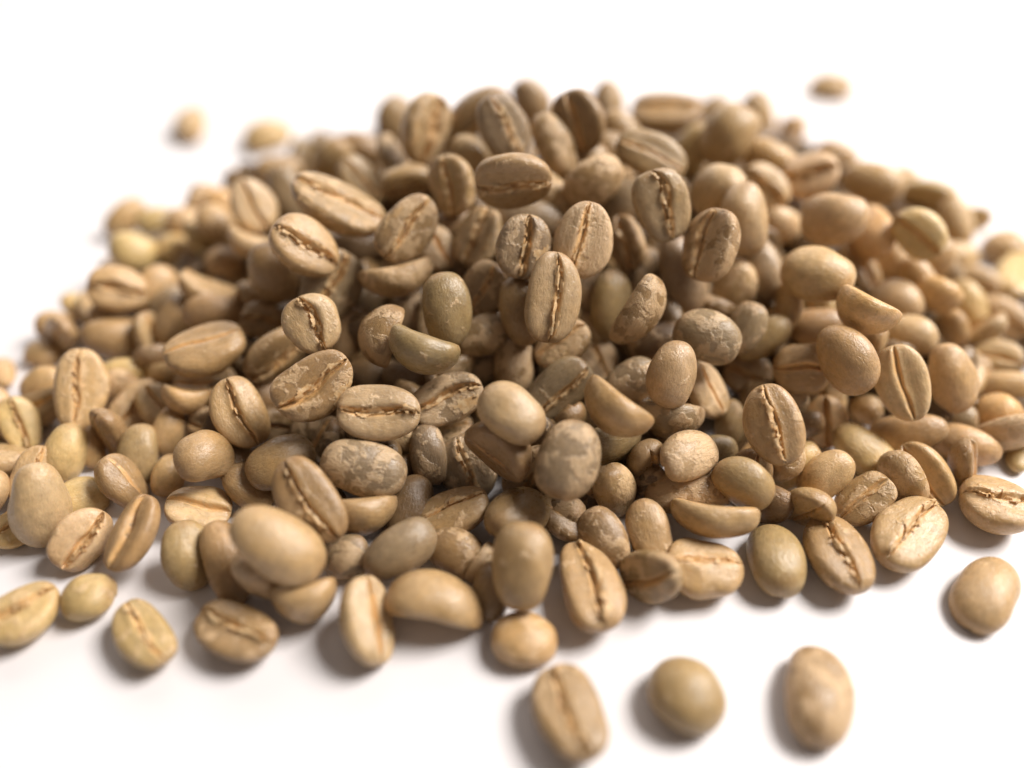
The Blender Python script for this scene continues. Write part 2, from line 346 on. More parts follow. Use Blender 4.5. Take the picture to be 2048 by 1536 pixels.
  ('yellowish bean lying level on the far right skyline of the heap',77.281,123.644,7.125,0.5997,0.7473,-0.2542,-0.1315,10.88,7.41,4.69,0.13,0.4,49084,'y','s',2,1,0.92),
  ('smooth yellowish level bean with crease showing, just below right of the level yellow rim bean',89.201,124.105,2.259,0.8307,0.4967,-0.1664,-0.1886,5.06,4.73,2.71,0.23,0.81,7034,'y','s',2,1,0.92),
  ('smooth pale left-leaning bean showing its back, just below right of the level yellow rim bean',80.072,116.104,6.21,0.1436,-0.5734,-0.6656,-0.4556,9.71,5.57,3.35,0.01,0.25,57680,'p','s',2,0,0.92),
  ('yellowish creased bean near the right rim, crease sloping down right',60.368,94.401,17.826,0.7014,0.5796,-0.0215,-0.4143,8.65,6.53,4.27,0.16,0.57,44902,'y','s',1,1,0.92),
  ('smooth tan level bean showing its back, just above the large level upper-right bean',46.756,93.899,20.576,0.4979,-0.831,0.1148,-0.2199,9.31,7.84,4.39,0.18,0.76,22855,'t','s',1,0,0.92),
  ('smooth orange-tan left-leaning bean showing its back, just left of the yellow creased rim bean',56.162,99.153,15.042,0.2877,0.672,0.5638,0.3844,10.7,6.13,3.95,0.05,0.68,78801,'r','s',1,0,0.92),
  ('half-hidden pale bean, just above left of the level yellow rim bean',76.558,133.029,5.377,0.5918,-0.7735,0.0921,-0.2075,7.1,5.8,3.48,0.1,0.73,81669,'p','s',2,0,0.92),
  ('smooth tan level bean showing its back, just right of the yellow creased rim bean',90.105,114.422,1.848,0.0074,-0.9916,-0.1284,0.0132,7.99,7.83,4.84,0.24,0.55,24371,'t','s',2,0,0.86),
  ('smooth yellowish right-leaning bean with crease showing, below right of the level yellow rim bean',86.838,104.199,3.165,0.9,0.0584,0.0154,0.4317,13.5,7.52,4.76,0.04,0.32,40937,'y','s',2,1,0.86),
  ('small tan bean alone far behind the heap, leftmost of the two at top left',-74.536,165.274,2.021,0.0187,0.6337,0.7725,0.036,13.5,7.43,4.78,0.25,0.24,11268,'t','s',2,0,0.86),
  ('small yellowish bean alone far behind the heap, right of the other at top left',-55.327,159.204,1.991,0.0204,-0.9713,-0.2351,-0.0306,11.06,8.6,5.44,0.14,0.89,20318,'y','s',2,0,0.86),
  ('smooth tan right-leaning bean showing its back, below left of the lone far-left bean',-73.23,122.733,3.287,0.6295,-0.6485,-0.4222,0.0702,8.99,5.66,3.64,0.24,0.62,83880,'t','s',2,0,0.92),
  ('smooth yellowish level bean showing its back, below left of the lone far-left bean',-66.485,120.89,3.172,0.576,-0.7716,-0.0991,0.2511,7.68,5.96,3.37,0.12,0.85,52747,'y','s',2,0,0.92),
  ('smooth pale left-leaning bean showing its back, below the lone far-left bean',-57.331,114.131,6.97,0.4838,-0.8424,0.0794,0.2236,8.26,5.86,3.59,0.21,0.28,82141,'p','s',2,0,0.92),
  ('half-hidden pale bean, just below the lone far-left bean',-56.831,120.563,7.265,0.5887,-0.6169,-0.522,-0.0208,8.52,5.8,3.79,0.2,0.46,64295,'p','s',2,0,0.92),
  ('smooth tan left-leaning bean showing its back, left of the smooth slanting creased bean',-49.103,107.244,11.432,0.3138,-0.8529,0.2137,0.3585,7.25,5.74,3.35,0.1,0.42,47969,'t','s',2,0,0.90),
  ('smooth pale left-leaning bean with crease showing, just above left of the smooth slanting creased bean',-41.25,104.544,16.431,0.3912,0.3969,-0.2424,0.7941,8.71,7.01,4.24,0.18,0.44,64352,'p','s',1,1,0.83),
  ('smooth orange-tan level bean showing its back, just below left of the lone yellow far bean',-51.557,117.464,9.352,0.4267,-0.8833,-0.1083,0.1612,6.82,5.45,3.16,0.23,0.34,42886,'r','s',2,0,0.89),
  ('smooth tan level bean showing its back, just below the lone yellow far bean',-42.339,123.648,12.222,0.5325,-0.8282,-0.1506,0.0886,8.56,5.79,3.51,0.01,0.84,18544,'t','s',2,0,0.78),
  ('smooth greyish upright bean showing its back, just left of the longest upper-left bean',-37.745,111.143,14.635,0.3572,-0.5333,-0.6802,-0.354,9.79,5.8,3.53,0.02,0.38,46502,'g','s',2,0,0.76),
  ('smooth tan creased bean sloping down right, directly under the longest upper-left bean',-27.745,84.296,22.292,0.9074,0.2314,0.3339,-0.1076,9.69,7.77,4.88,0.11,0.5,24570,'t','c',0,1,0.73),
  ('smooth pale left-leaning bean seen edge-on, just left of the smooth slanting creased bean',-41.258,99.426,13.174,0.9212,-0.3051,0.2129,0.1138,7.09,6.13,3.73,0.5,0.11,81449,'p','s',1,0,0.84),
  ('smooth yellowish left-leaning bean showing its back, above the shiny level left bean',-64.065,105.498,7.187,0.3952,-0.8563,0.0086,0.3325,7.65,7.11,4.52,0.17,0.76,71631,'y','s',2,0,0.92),
  ('smooth yellowish level bean showing its back, nearest above right of the shiny level left bean',-58.413,109.17,4.736,0.3014,-0.9378,-0.0232,0.1705,7,5.98,3.39,0.2,0.65,22469,'y','s',2,0,0.92),
  ('smooth brown left-leaning bean showing its back, just left of the smooth slanting creased bean',-46.596,99.916,7.797,0.2527,-0.8462,0.224,0.4121,7.37,6.54,3.98,0.25,0.37,36179,'b','s',2,0,0.88),
  ('smooth brown left-leaning bean showing its back, just below left of the smooth slanting creased bean',-34.62,88.124,15.21,0.4085,-0.6819,0.4988,0.3454,9.11,6.89,4.42,0.14,0.84,3794,'b','s',1,0,0.79),
  ('smooth yellowish left-leaning bean seen edge-on, left of the smooth slanting creased bean',-52.503,108.184,9.016,0.9044,-0.3054,0.2631,0.1396,6.8,5.91,3.46,0.5,0.75,24773,'y','s',2,0,0.92),
  ('tan level bean with crease showing, just above the shiny level left bean',-60.139,91.42,9.83,0.9217,0.3212,0.2142,0.038,8.44,7.06,4.06,0.15,0.59,86133,'t','c',1,1,0.92),
  ('smooth tan right-leaning bean showing its back, just above right of the shiny level left bean',-57.195,95.872,6.225,0.5919,-0.6125,-0.522,0.0443,8.7,6.52,3.92,0.05,0.74,32415,'t','s',1,0,0.92),
  ('smooth yellowish left-leaning bean showing its back, just above left of the shiny level left bean',-71.804,96.717,2.348,0.1283,-0.881,0.2054,0.4065,5.21,4.3,2.65,0.18,0.47,19961,'y','s',2,0,0.92),
  ('half-hidden tan bean, just left of the shiny level left bean',-72.861,91.516,2.438,0.5473,-0.7911,-0.0743,0.263,6,5.05,3.16,0.01,0.47,32074,'t','s',1,0,0.92),
  ('smooth tan left-leaning bean showing its back, just above left of the upright creased left bean',-72.916,86.048,1.333,0.1056,-0.9705,0.2016,0.0794,5.26,4.65,2.84,0.08,0.24,72924,'t','s',1,0,0.92),
  ('shiny brown bean lying level with its back up, near the left rim',-60.588,87.002,3.821,0.5393,-0.7922,-0.0304,0.284,10.44,6.7,4.32,0.2,0.79,70470,'b','s',1,0,0.92),
  ('smooth tan left-leaning bean with crease turned aside, just above the wide ridged brown bean',-46.162,91.693,9.28,0.947,-0.1727,0.2507,0.1027,9.92,7.2,4.48,0.5,0.21,38801,'t','s',1,1,0.91),
  ('smooth brown level bean showing its back, just above the wide ridged brown bean',-44.162,86.336,9.094,0.5142,-0.8421,-0.0556,0.1527,9.11,5.8,3.53,0.23,0.58,71943,'b','s',1,0,0.90),
  ('smooth brown right-leaning bean showing its back, just above left of the wide ridged brown bean',-51.63,88.045,6.093,0.3786,-0.7248,-0.5471,-0.179,8.03,5.8,3.68,0.04,0.42,58263,'b','s',1,0,0.92),
  ('wide brown bean leaning right, crease ridge along its top, in the left half',-41.71,75.788,11.573,0.9669,0.0395,-0.0031,0.2522,10.69,8.45,4.98,0.12,0.53,77569,'b','s',0,1,0.92),
  ('large upright tan bean with blurred central crease at the far left of the heap',-59.273,72.63,6.844,0.6024,0.3806,-0.0841,0.6965,11.24,6.73,4.08,0.19,0.38,45867,'t','c',0,1,0.92),
  ('half-hidden yellowish bean, just below right of the shiny level left bean',-57.133,79.761,2.948,0.6043,-0.7633,-0.0332,0.2259,7.44,5.29,3.35,0.02,0.82,22589,'y','s',1,0,0.92),
  ('blotchy pale right-leaning bean with crease showing, just right of the upright creased left bean',-53.589,73.87,2.537,0.8087,0.3334,0.0329,0.4836,8.64,5.5,3.38,0.15,0.78,48472,'p','m',1,1,0.92),
  ('smooth tan level bean seen edge-on, just left of the tilted creased left bean',-44.419,71.494,6.831,0.888,-0.3772,0.1396,0.2229,6.28,5.59,3.58,0.5,0.22,72082,'t','s',1,0,0.92),
  ('tan bean tilted left with blurred middle crease, below the wide ridged brown bean',-35.1,66.034,9.018,0.4415,0.3125,-0.2094,0.8146,9.57,6.58,4.3,0.12,0.28,4436,'t','s',0,1,0.86),
  ('half-hidden orange-tan bean, just left of the upright creased left bean',-77.45,82.069,1.178,0.0451,0.4635,0.8842,-0.0365,7.88,3.75,2.14,0.13,0.56,21109,'r','s',1,0,0.86),
  ('smooth tan right-leaning bean showing its back, just left of the upright creased left bean',-68.646,77.635,2.667,0.3925,-0.8621,-0.2585,-0.1897,6.82,5.34,3.3,0.06,0.23,10579,'t','s',1,0,0.92),
  ('yellowish left-leaning bean with crease showing, just below left of the upright creased left bean',-67.671,69.308,3.363,0.4249,0.4189,-0.1315,0.7916,7.95,5.01,3.05,0.24,0.34,62596,'y','c',0,1,0.92),
  ('half-hidden pale bean, just left of the upright creased left bean',-71.813,71.253,3.192,0.5207,-0.4746,-0.7074,0.0576,7.91,4.13,2.59,0.2,0.4,72072,'p','s',0,0,0.92),
  ('half-hidden tan bean, below left of the upright creased left bean',-61.504,60.179,3.163,0.6218,0.4043,0.0011,0.6708,8.31,5.43,3.32,0.17,0.12,73369,'t','s',0,1,0.92),
  ('smooth yellowish upright bean showing its back, just below the upright creased left bean',-59.069,64.046,3.339,0.4623,-0.6223,-0.6301,-0.0448,8.17,5.32,3.42,0.24,0.72,71203,'y','s',0,0,0.92),
  ('smooth tan upright bean showing its back, just below the upright creased left bean',-56.743,66.038,2.417,0.4803,-0.4343,-0.7611,0.0379,5.97,3.41,2.05,0.01,0.27,19301,'t','s',0,0,0.92),
  ('smooth olive upright bean showing its back, just above left of the pinkish level left bean',-49.658,64.278,3.026,0.2668,-0.6487,-0.6838,-0.2013,8.07,5.46,3.06,0.18,0.71,68358,'o','s',0,0,0.92),
  ('smooth tan upright bean showing its back, just left of the tilted creased left bean',-46.839,68.06,3.224,0.5277,-0.5674,-0.6321,-0.008,7.31,4.36,2.78,0.2,0.6,88058,'t','s',1,0,0.92),
  ('smooth brown right-leaning bean showing its back, just above the pinkish level left bean',-38.248,59.908,7.538,0.2076,-0.827,-0.3634,0.3754,7.75,6.53,3.85,0.23,0.15,80524,'b','s',0,0,0.92),
  ('half-hidden greyish bean, just left of the tilted creased left bean',-44.348,70.666,1.734,0.2842,-0.8639,-0.4119,0.0566,6.38,4.88,3.09,0.21,0.6,85117,'g','s',1,0,0.92),
  ('smooth tan right-leaning bean showing its back, just above left of the pinkish level left bean',-44.971,61.405,2.012,0.3752,-0.7106,-0.5952,0,5.74,4.22,2.63,0.2,0.17,33163,'t','s',1,0,0.92),
  ('pale bean lying level with faint crease at the lower left of the heap',-39.142,55.722,2.571,0.9865,0.0145,0.1628,0.0089,7.83,6.49,3.72,0.2,0.41,31443,'p','s',0,1,0.92),
  ('smooth yellowish right-leaning bean showing its back, just above the pale creased corner bean',-55.265,57.768,1.79,0.1778,-0.9368,-0.2683,0.137,6.77,5.43,3.29,0.12,0.2,51237,'y','s',0,0,0.92),
  ('pale creased bean leaning right on the lower left rim of the heap',-51.683,50.978,2.982,0.7468,0.4268,0.056,0.507,7.77,6.29,4.09,0,0.87,7983,'p','c',0,1,0.92),
  ('smooth brown right-leaning bean with crease turned aside, just right of the pale creased corner bean',-44.589,50.365,5.094,0.8069,-0.0134,-0.2575,0.5314,9.25,6.07,3.52,0.11,0.67,26697,'b','s',0,1,0.92),
  ('half-hidden yellowish bean, just left of the pale creased corner bean',-61.362,53.313,2.004,0.8542,0.209,0.0941,0.4667,5.73,4.74,2.96,0.19,0.21,29946,'y','s',0,1,0.92),
  ('smooth olive left-leaning bean showing its back, just below the pinkish level left bean',-38.151,48.603,3.03,0.3282,-0.4929,-0.7946,-0.134,8.28,5.49,3.17,0.01,0.41,11900,'o','s',0,0,0.92),
  ('smooth brown left-leaning bean showing its back, just left of the biggest smooth front bean',-33.185,47.597,3.143,0.2813,-0.495,-0.8193,-0.0682,10.33,5.31,3.47,0.21,0.76,85510,'b','s',1,0,0.87),
  ('yellow creased bean leaning right, cut by the left edge of the picture, lower left',-54.499,41.568,2.512,0.9475,0.0435,-0.0229,0.3159,7.87,6.64,3.93,0.01,0.52,87681,'y','c',1,1,0.78),
  ('smooth yellowish level bean showing its back, just below the pale creased corner bean',-48.395,43.935,1.698,0.0091,-0.997,-0.0571,-0.0517,5.77,5.66,3.67,0.17,0.28,61185,'y','s',1,0,0.78),
  ('yellow-green creased bean alone on the white surface at lower left, casting a shadow',-40.268,39.193,2.152,0.9276,-0.0187,0.0137,-0.3729,9.47,5.25,3.22,0.2,0.21,69607,'y','c',1,1,0.78),
  ('brown creased bean lying on the white surface beside the yellow-green one',-30.198,39.503,2.426,0.98,0.0186,-0.0265,-0.1963,9.95,6.21,3.85,0.04,0.18,88708,'b','c',1,1,0.78),
  ('smooth tan level bean seen edge-on, just below right of the biggest smooth front bean',-23.147,42.989,3.513,0.7879,-0.5954,-0.0289,0.1548,7.12,6.47,3.92,0.5,0.6,4082,'t','s',1,0,0.78),
  ('pale narrow upright creased bean standing on the surface at the left front edge',-15.64,40.146,3.372,0.4903,0.3645,0.1521,0.7769,9.58,6.28,3.95,0.24,0.84,27036,'p','s',1,1,0.78),
  ('long tan bean lying level on its side at the front edge left of centre',-8.515,42.406,2.945,0.3295,0.9375,-0.0374,-0.1058,11.3,7.52,4.8,0.5,0.47,48262,'t','s',1,0,0.78),
  ('large upright smooth bean at the front edge of the heap, rounded back forward',1.093,44.876,6.68,0.1158,-0.7094,-0.6105,-0.3326,9.67,7.09,4.56,0.05,0.82,69248,'t','s',1,0,0.67),
  ('warm orange-tan round bean on the surface right under the upright smooth front bean',1.352,38.86,1.486,0.0184,-0.996,0.0794,0.036,7.33,6.16,3.51,0.2,0.48,63203,'r','f',1,0,0.78),
  ('large tan bean tilted left at the front edge, deep crease lengthwise, beside an upright one',8.91,44.806,2.96,0.631,0.0048,0.0633,0.7732,11.78,7.1,4.53,0.07,0.27,45173,'t','c',1,1,0.78),
  ('creased brown bean lying loose at the very bottom edge, tilted left',5.856,30.493,2.795,0.5631,-0.0327,0.0068,0.8257,9.87,7,4.17,0.2,0.31,58831,'b','c',2,1,0.78),
  ('smooth greyish right-leaning bean showing its back, just above left of the long level front bean',-12.97,48.576,4.207,0.3963,-0.8629,-0.3135,0.0031,9.26,5.93,3.6,0.23,0.33,7785,'g','s',1,0,0.67),
  ('blotchy greyish right-leaning bean showing its back, just right of the biggest smooth front bean',-19.53,48.728,2.423,0.4158,-0.8822,-0.1297,-0.1789,6.11,5.36,3.31,0.08,0.7,13400,'g','m',1,1,0.67),
  ('flaky brown left-leaning bean showing its back, just above right of the long level front bean',-6.599,49.515,2.28,0.3485,-0.9011,0.2544,0.0433,7.65,5.54,3.64,0.25,0.73,34510,'b','f',1,0,0.67),
  ('flaky pale right-leaning bean seen edge-on, just left of the upright smooth front bean',-3.542,48.003,2.235,0.6513,-0.571,-0.4921,0.0867,5.25,3.66,2.26,0.5,0.54,77608,'p','f',0,0,0.67),
  ('smooth brown upright bean showing its back, just below left of the upright smooth front bean',-2.213,44.329,2.313,0.1077,-0.7585,-0.593,-0.2479,6.75,4.75,3.13,0.14,0.67,51630,'b','s',2,0,0.67),
  ('smooth brown right-leaning bean showing its back, just above the upright smooth front bean',0.573,53.288,4.54,0.0454,0.896,0.4181,-0.1428,9.11,6.65,4.36,0.01,0.52,50964,'b','s',1,0,0.67),
  ('smooth dark brown bean showing its back, just below right of the blotchy level oval bean',-12.843,55.292,2.766,0.3365,-0.7397,-0.5823,-0.0218,9.18,5.58,3.5,0.07,0.41,32802,'d','s',2,0,0.67),
  ('pale bean lying level left of centre, long crease opening toward the viewer',-16.141,62.282,13.117,0.9562,0.2843,0.0688,-0.0137,9.99,6.92,4.47,0.23,0.68,76746,'p','c',0,1,0.67),
  ('large blotchy brown bean leaning right, ragged crease along its middle, left of centre',-24.285,65.204,14.8,0.8554,0.4147,-0.0314,0.3087,10.39,7.63,4.79,0.14,0.68,45376,'b','m',0,1,0.71),
  ('smooth brown right-leaning bean showing its back, just above left of the brown slanting lower-left bean',-29.244,60.504,5.799,0.3996,-0.8796,-0.2473,0.0733,8.87,6.6,3.73,0.17,0.79,25302,'b','s',0,0,0.77),
  ('large blotchy greyish oval bean lying nearly level under the open-creased level bean',-17.847,57.219,8.71,0.364,-0.9221,0.0755,0.1071,10.45,6.91,3.92,0.05,0.31,71269,'g','m',0,1,0.67),
  ('brown creased bean sloping steeply down right behind the biggest smooth front bean',-23.106,51.743,9.46,0.8338,0.3123,0.1716,-0.4218,11.01,6.6,3.9,0.07,0.29,73347,'b','c',1,1,0.72),
  ('smooth tan level bean seen edge-on, just below the blotchy level oval bean',-17.896,53.648,5.169,0.8323,-0.5354,-0.0199,0.1421,8.35,6.15,4,0.5,0.48,7257,'t','s',0,0,0.67),
  ('biggest smooth bean, blurred rounded back forward, at the lower left front of the heap',-25.469,45.818,9.43,0.1598,-0.9329,0.1896,0.2613,11.22,6.85,3.98,0.17,0.84,67423,'t','s',1,0,0.78),
  ('tan right-leaning bean with crease showing, above left of the upright smooth front bean',-6.92,54.285,3.983,0.9845,0.0243,-0.1112,0.1331,8.69,6.38,3.92,0.21,0.63,2412,'t','c',0,1,0.67),
  ('greyish left-leaning bean with crease showing, just below left of the pale smooth egg bean',-5.785,61.389,3.643,0.7437,0.3379,0.2155,-0.5351,8.71,7.66,4.49,0.23,0.26,40982,'g','c',1,1,0.67),
  ('flaky greyish upright bean showing its back, just below right of the open-creased level bean',-10.692,61.958,5.629,0.2482,-0.6158,-0.6989,-0.2658,8.15,4.86,2.85,0.22,0.74,76672,'g','f',0,0,0.67),
  ('half-hidden dark brown bean, just below the blotchy slanting creased bean',-26.281,68.71,3.04,0.5062,-0.8441,-0.1524,0.0891,8.69,5.41,3.11,0.22,0.34,963,'d','f',2,0,0.70),
  ('blotchy greyish right-leaning bean with crease showing, just left of the pale smooth egg bean',-8.219,67.358,10.242,0.9353,0.3086,-0.0785,0.1542,9.47,6.54,3.72,0.25,0.71,41477,'g','m',0,1,0.67),
  ('smooth brown left-leaning bean showing its back, just right of the pinkish level left bean',-33.51,59.024,2.807,0.1497,-0.9054,0.2133,0.3352,7.17,5.53,3.19,0.06,0.13,16879,'b','s',2,0,0.83),
  ('half-hidden brown bean, just below the tilted creased left bean',-35.999,62.522,2.961,0.1434,-0.8551,0.4082,0.2857,8.25,5.26,2.98,0.2,0.52,70249,'b','s',2,0,0.86),
  ('pale smooth egg-like bean on top of a brown one, just below the centre',-0.017,60.017,15.371,0.2155,-0.9198,0.3034,0.1244,8.66,6.64,4.31,0.19,0.32,58574,'p','s',0,0,0.67),
  ('smooth brown left-leaning bean with crease turned aside, just below the pale smooth egg bean',-1.586,58.814,9.931,0.6128,0.7192,-0.0916,-0.3143,8.98,7.42,4.83,0.5,0.74,26372,'b','s',0,1,0.67),
  ('large roundish bean with blotchy grey and tan back, standing below the centre',6.577,55.692,12.035,0.3422,-0.7564,-0.5442,-0.1208,9.49,7.51,4.54,0.11,0.79,48802,'g','m',1,1,0.67),
  ('orange-tan half-moon bean seen edge-on, sloping down right, just below the centre',12.42,61.244,15.108,0.8229,-0.4615,0.2952,-0.1508,9.27,6.68,4.37,0.5,0.41,10945,'r','s',0,0,0.67),
  ('blotchy greyish level bean seen edge-on, just below the smooth pale upright bean',20.677,66.627,7.886,0.8363,-0.5274,0.0063,-0.1498,8.67,7.25,4.14,0.5,0.27,36487,'g','m',0,1,0.68),
  ('flaky pale right-leaning bean showing its back, just above the long thin edge-on bean',21.835,59.558,8.182,0.2699,-0.9104,-0.2316,0.2114,8.83,6.34,3.72,0.1,0.8,62253,'p','f',0,0,0.72),
  ('flaky tan upright bean showing its back, just below right of the blotchy round-backed bean',12.737,57.349,4.332,0.4148,-0.6791,0.3218,0.5131,8.82,5.65,3.7,0.02,0.39,8955,'t','f',0,0,0.67),
  ('half-hidden dark brown bean, just below right of the orange-tan half-moon bean',17.001,65.553,2.39,0.3782,-0.9174,-0.0551,-0.1112,8.36,5.31,3.15,0.2,0.74,44634,'d','f',2,0,0.67),
  ('flaky tan upright bean showing its back, just left of the long thin edge-on bean',16.663,51.211,3.101,0.2815,-0.7257,0.6111,0.1441,9.21,5.45,3.25,0.12,0.57,62172,'t','f',0,0,0.67),
  ('flaky brown left-leaning bean showing its back, just above the ridged creased front bean',10.975,51.105,2.823,0.4413,-0.7455,0.4991,0.0204,7.79,5.91,3.32,0.12,0.48,47430,'b','f',2,0,0.67),
  ('longest thin tan bean lying level edge-on near the right front',24.117,52.688,5.416,0.8483,-0.5044,0.0064,-0.1609,10.44,5.94,3.89,0.5,0.11,88352,'t','s',0,0,0.76),
  ('flaky brown level bean showing its back, just above left of the long thin edge-on bean',22.038,57.077,4.137,0.2122,-0.973,-0.0053,-0.0906,10.8,5.68,3.38,0.05,0.84,31242,'b','f',0,0,0.72),
  ('flaky dark brown level bean showing its back, just below the blotchy round-backed bean',6.519,54.93,2.542,0.483,-0.8159,0.03,-0.3163,6.03,5,3.17,0.05,0.83,83692,'d','f',2,0,0.67),
  ('flaky dark brown right-leaning bean showing its back, just right of the blotchy round-backed bean',17.274,59.267,2.956,0.3806,-0.8067,-0.1346,-0.4316,6.17,4.42,2.88,0.23,0.54,14911,'d','f',2,0,0.67),
  ('greyish right-leaning bean with crease showing, just above right of the pale smooth egg bean',5.907,69.957,9.019,0.7673,0.5256,-0.1522,0.3344,11.06,6.76,3.93,0.16,0.22,47475,'g','c',0,1,0.67),
  ('flaky greyish right-leaning bean showing its back, just left of the smooth pale upright bean',15.803,71.068,9.672,0.4003,-0.8708,-0.1985,-0.2053,8.04,5.81,3.61,0.02,0.42,50821,'g','f',1,0,0.67),
  ('smooth pale upright bean right of centre, rounded back forward',20.143,67.76,14.252,0.365,-0.6673,-0.5952,-0.2592,8.64,6.19,3.72,0.12,0.78,66980,'p','s',0,0,0.68),
  ('flaky tan left-leaning bean with crease showing, just below right of the smooth pale upright bean',26.477,71.775,7.618,0.8197,0.126,0.3136,-0.4626,8.04,5.65,3.52,0.17,0.74,35666,'t','f',0,1,0.75),
  ('greyish right-leaning bean with crease showing, just below right of the smooth slanting creased bean',-25.433,84.378,15.566,0.7419,0.4374,-0.1277,0.492,10.7,8.51,5.28,0.24,0.36,62300,'g','c',0,1,0.68),
  ('small round pale bean left of centre with a crumbly slanting crease',-25.395,73.34,17.829,0.7957,0.3211,0.2692,-0.4374,7.69,7.37,4.21,0.2,0.7,64361,'p','c',0,1,0.71),
  ('flaky tan level bean seen edge-on, just above left of the upright olive kidney bean',-16.057,84.818,17.302,0.9197,-0.3655,-0.0776,0.1203,10.5,6.65,4.23,0.5,0.44,47327,'t','f',0,0,0.67),
  ('upright smooth olive bean like a kidney, back forward, left of the tall central bean',-8.477,75.881,18.045,0.3451,-0.5894,-0.671,-0.2886,9.93,6.27,3.93,0.13,0.24,41589,'o','s',0,0,0.67),
  ('blotchy brown right-leaning bean seen edge-on, just right of the round crumbly-creased bean',-16.749,73.532,15.924,0.044,0.8081,0.3632,0.4616,8.26,7.07,4.22,0.5,0.14,23011,'b','m',0,1,0.67),
  ('smooth olive left-leaning bean seen edge-on, just below left of the upright olive kidney bean',-11.018,69.03,17.371,0.8292,-0.5295,0.1783,0.0149,9.08,6.94,4.19,0.5,0.84,33762,'o','s',0,0,0.67),
  ('flaky brown right-leaning bean with crease showing, just above right of the upright olive kidney bean',-3.834,82.375,16.536,0.8243,0.2663,-0.3001,0.3995,7.88,6.82,4.12,0.21,0.25,8724,'b','f',0,1,0.67),
  ('half-hidden brown bean, just right of the round crumbly-creased bean',-23.681,81.713,8.922,0.5046,-0.6125,-0.6012,-0.0937,8.7,5.56,3.4,0.03,0.13,22734,'b','s',2,0,0.67),
  ('half-hidden greyish bean, just right of the round crumbly-creased bean',-22.229,86.12,10.04,0.4295,-0.799,-0.3932,-0.1499,8.48,5.2,3.42,0.21,0.81,73480,'g','s',2,0,0.67),
  ('half-hidden dark brown bean, just left of the upright olive kidney bean',-14.899,83.745,10.984,0.1933,-0.6745,-0.6235,-0.3449,7.08,5.08,3.24,0.11,0.76,49986,'d','f',2,0,0.67),
  ('flaky brown right-leaning bean showing its back, just below right of the upright olive kidney bean',-4.503,76.667,12.952,0.4392,-0.8809,-0.1714,-0.041,8.15,5.81,3.6,0.16,0.31,68820,'b','f',1,0,0.67),
  ('half-hidden dark brown bean, just above the open-creased level bean',-19.406,76.151,6.297,0.3918,-0.9169,-0.0305,0.0702,7.96,5.71,3.55,0.11,0.39,32871,'d','s',2,0,0.67),
  ('smooth dark brown left-leaning bean showing its back, just above right of the open-creased level bean',-14.623,74.167,7.377,0.3719,-0.9091,0.1303,0.1348,6.91,4.99,3.1,0.02,0.79,73857,'d','s',2,0,0.67),
  ('half-hidden dark brown bean, just above left of the pale smooth egg bean',-4.478,76.487,6.752,0.5892,-0.7211,-0.1793,-0.3173,6.56,5.97,3.8,0.21,0.4,15643,'d','f',2,0,0.67),
  ('brown level bean with crease showing, just left of the round crumbly-creased bean',-36.317,84.008,9.601,0.8855,0.4099,0.2189,0.0083,6.4,5.72,3.27,0.11,0.75,21021,'b','c',1,1,0.81),
  ('brown right-leaning bean with crease showing, just below left of the round crumbly-creased bean',-32.502,76.64,9.592,0.6428,0.6834,0.1388,0.317,10.24,6.85,3.99,0.1,0.67,67372,'b','c',0,1,0.78),
  ('half-hidden brown bean, just above right of the tilted creased left bean',-35.408,74.056,4.093,0.2137,-0.9489,-0.1899,0.1337,8.12,5.84,3.56,0.11,0.18,33149,'b','s',2,0,0.81),
  ('smooth dark brown level bean showing its back, just right of the smooth slanting creased bean',-23.917,95.914,14.728,0.4639,-0.8709,-0.1422,0.0779,9.45,5.3,3.08,0.19,0.42,61595,'d','s',2,0,0.67),
  ('half-hidden dark brown bean, just above the upright olive kidney bean',-9.357,91.769,12.848,0.4025,-0.8933,-0.2,-0.0015,8.64,5.35,3.32,0.13,0.19,85159,'d','f',2,0,0.67),
  ('tall pale upright bean at the centre of the heap, crease running its full height',5.081,74.982,20.777,0.6408,0.3781,-0.2221,0.6302,11.53,7.17,4.21,0.12,0.19,73543,'p','c',0,1,0.67),
  ('smooth brown upright bean showing its back, just left of the tall central creased bean',1.213,77.719,16.438,0.3428,-0.5438,-0.725,-0.2472,9.52,6.05,3.79,0.12,0.38,8221,'b','s',0,0,0.67),
  ('smooth olive upright bean showing its back, just right of the tall central creased bean',13.596,82.252,13.804,0.4595,-0.5924,-0.6176,-0.2377,10.33,5.81,3.58,0.23,0.24,3867,'o','s',0,0,0.67),
  ('flaky brown right-leaning bean seen edge-on, just above left of the smooth pale upright bean',16.398,75.734,17.975,0.7212,-0.4885,-0.4903,-0.0286,10.11,6.44,3.87,0.5,0.29,25992,'b','f',0,0,0.67),
  ('half-hidden dark brown bean, just below the pale steep top-right bean',18.906,91.082,12.582,0.4241,-0.7226,-0.4596,-0.2947,9.15,6,3.66,0,0.9,20110,'d','f',2,0,0.67),
  ('blotchy greyish oval bean lying back up, right of centre',25.692,74.481,14.776,0.4898,-0.8469,0.2019,-0.0455,8.95,6.91,4.33,0.01,0.53,71588,'g','m',0,1,0.75),
  ('flaky tan right-leaning bean with crease showing, just below the tall central creased bean',6.79,75.877,12.198,0.9387,0.1569,-0.2397,0.192,8.31,6.15,3.86,0.05,0.27,22642,'t','f',0,1,0.67),
  ('half-hidden brown bean, just above the orange-tan half-moon bean',12.372,78.067,6.879,0.8219,0.2454,0.2618,-0.4425,7.89,6.41,3.92,0.24,0.14,10499,'b','f',1,1,0.67),
  ('flaky brown upright bean showing its back, just above the pale smooth egg bean',0.2,75.165,9.368,0.2353,-0.6266,-0.6873,-0.2821,9.28,5.96,3.89,0.24,0.87,71189,'b','f',1,0,0.67),
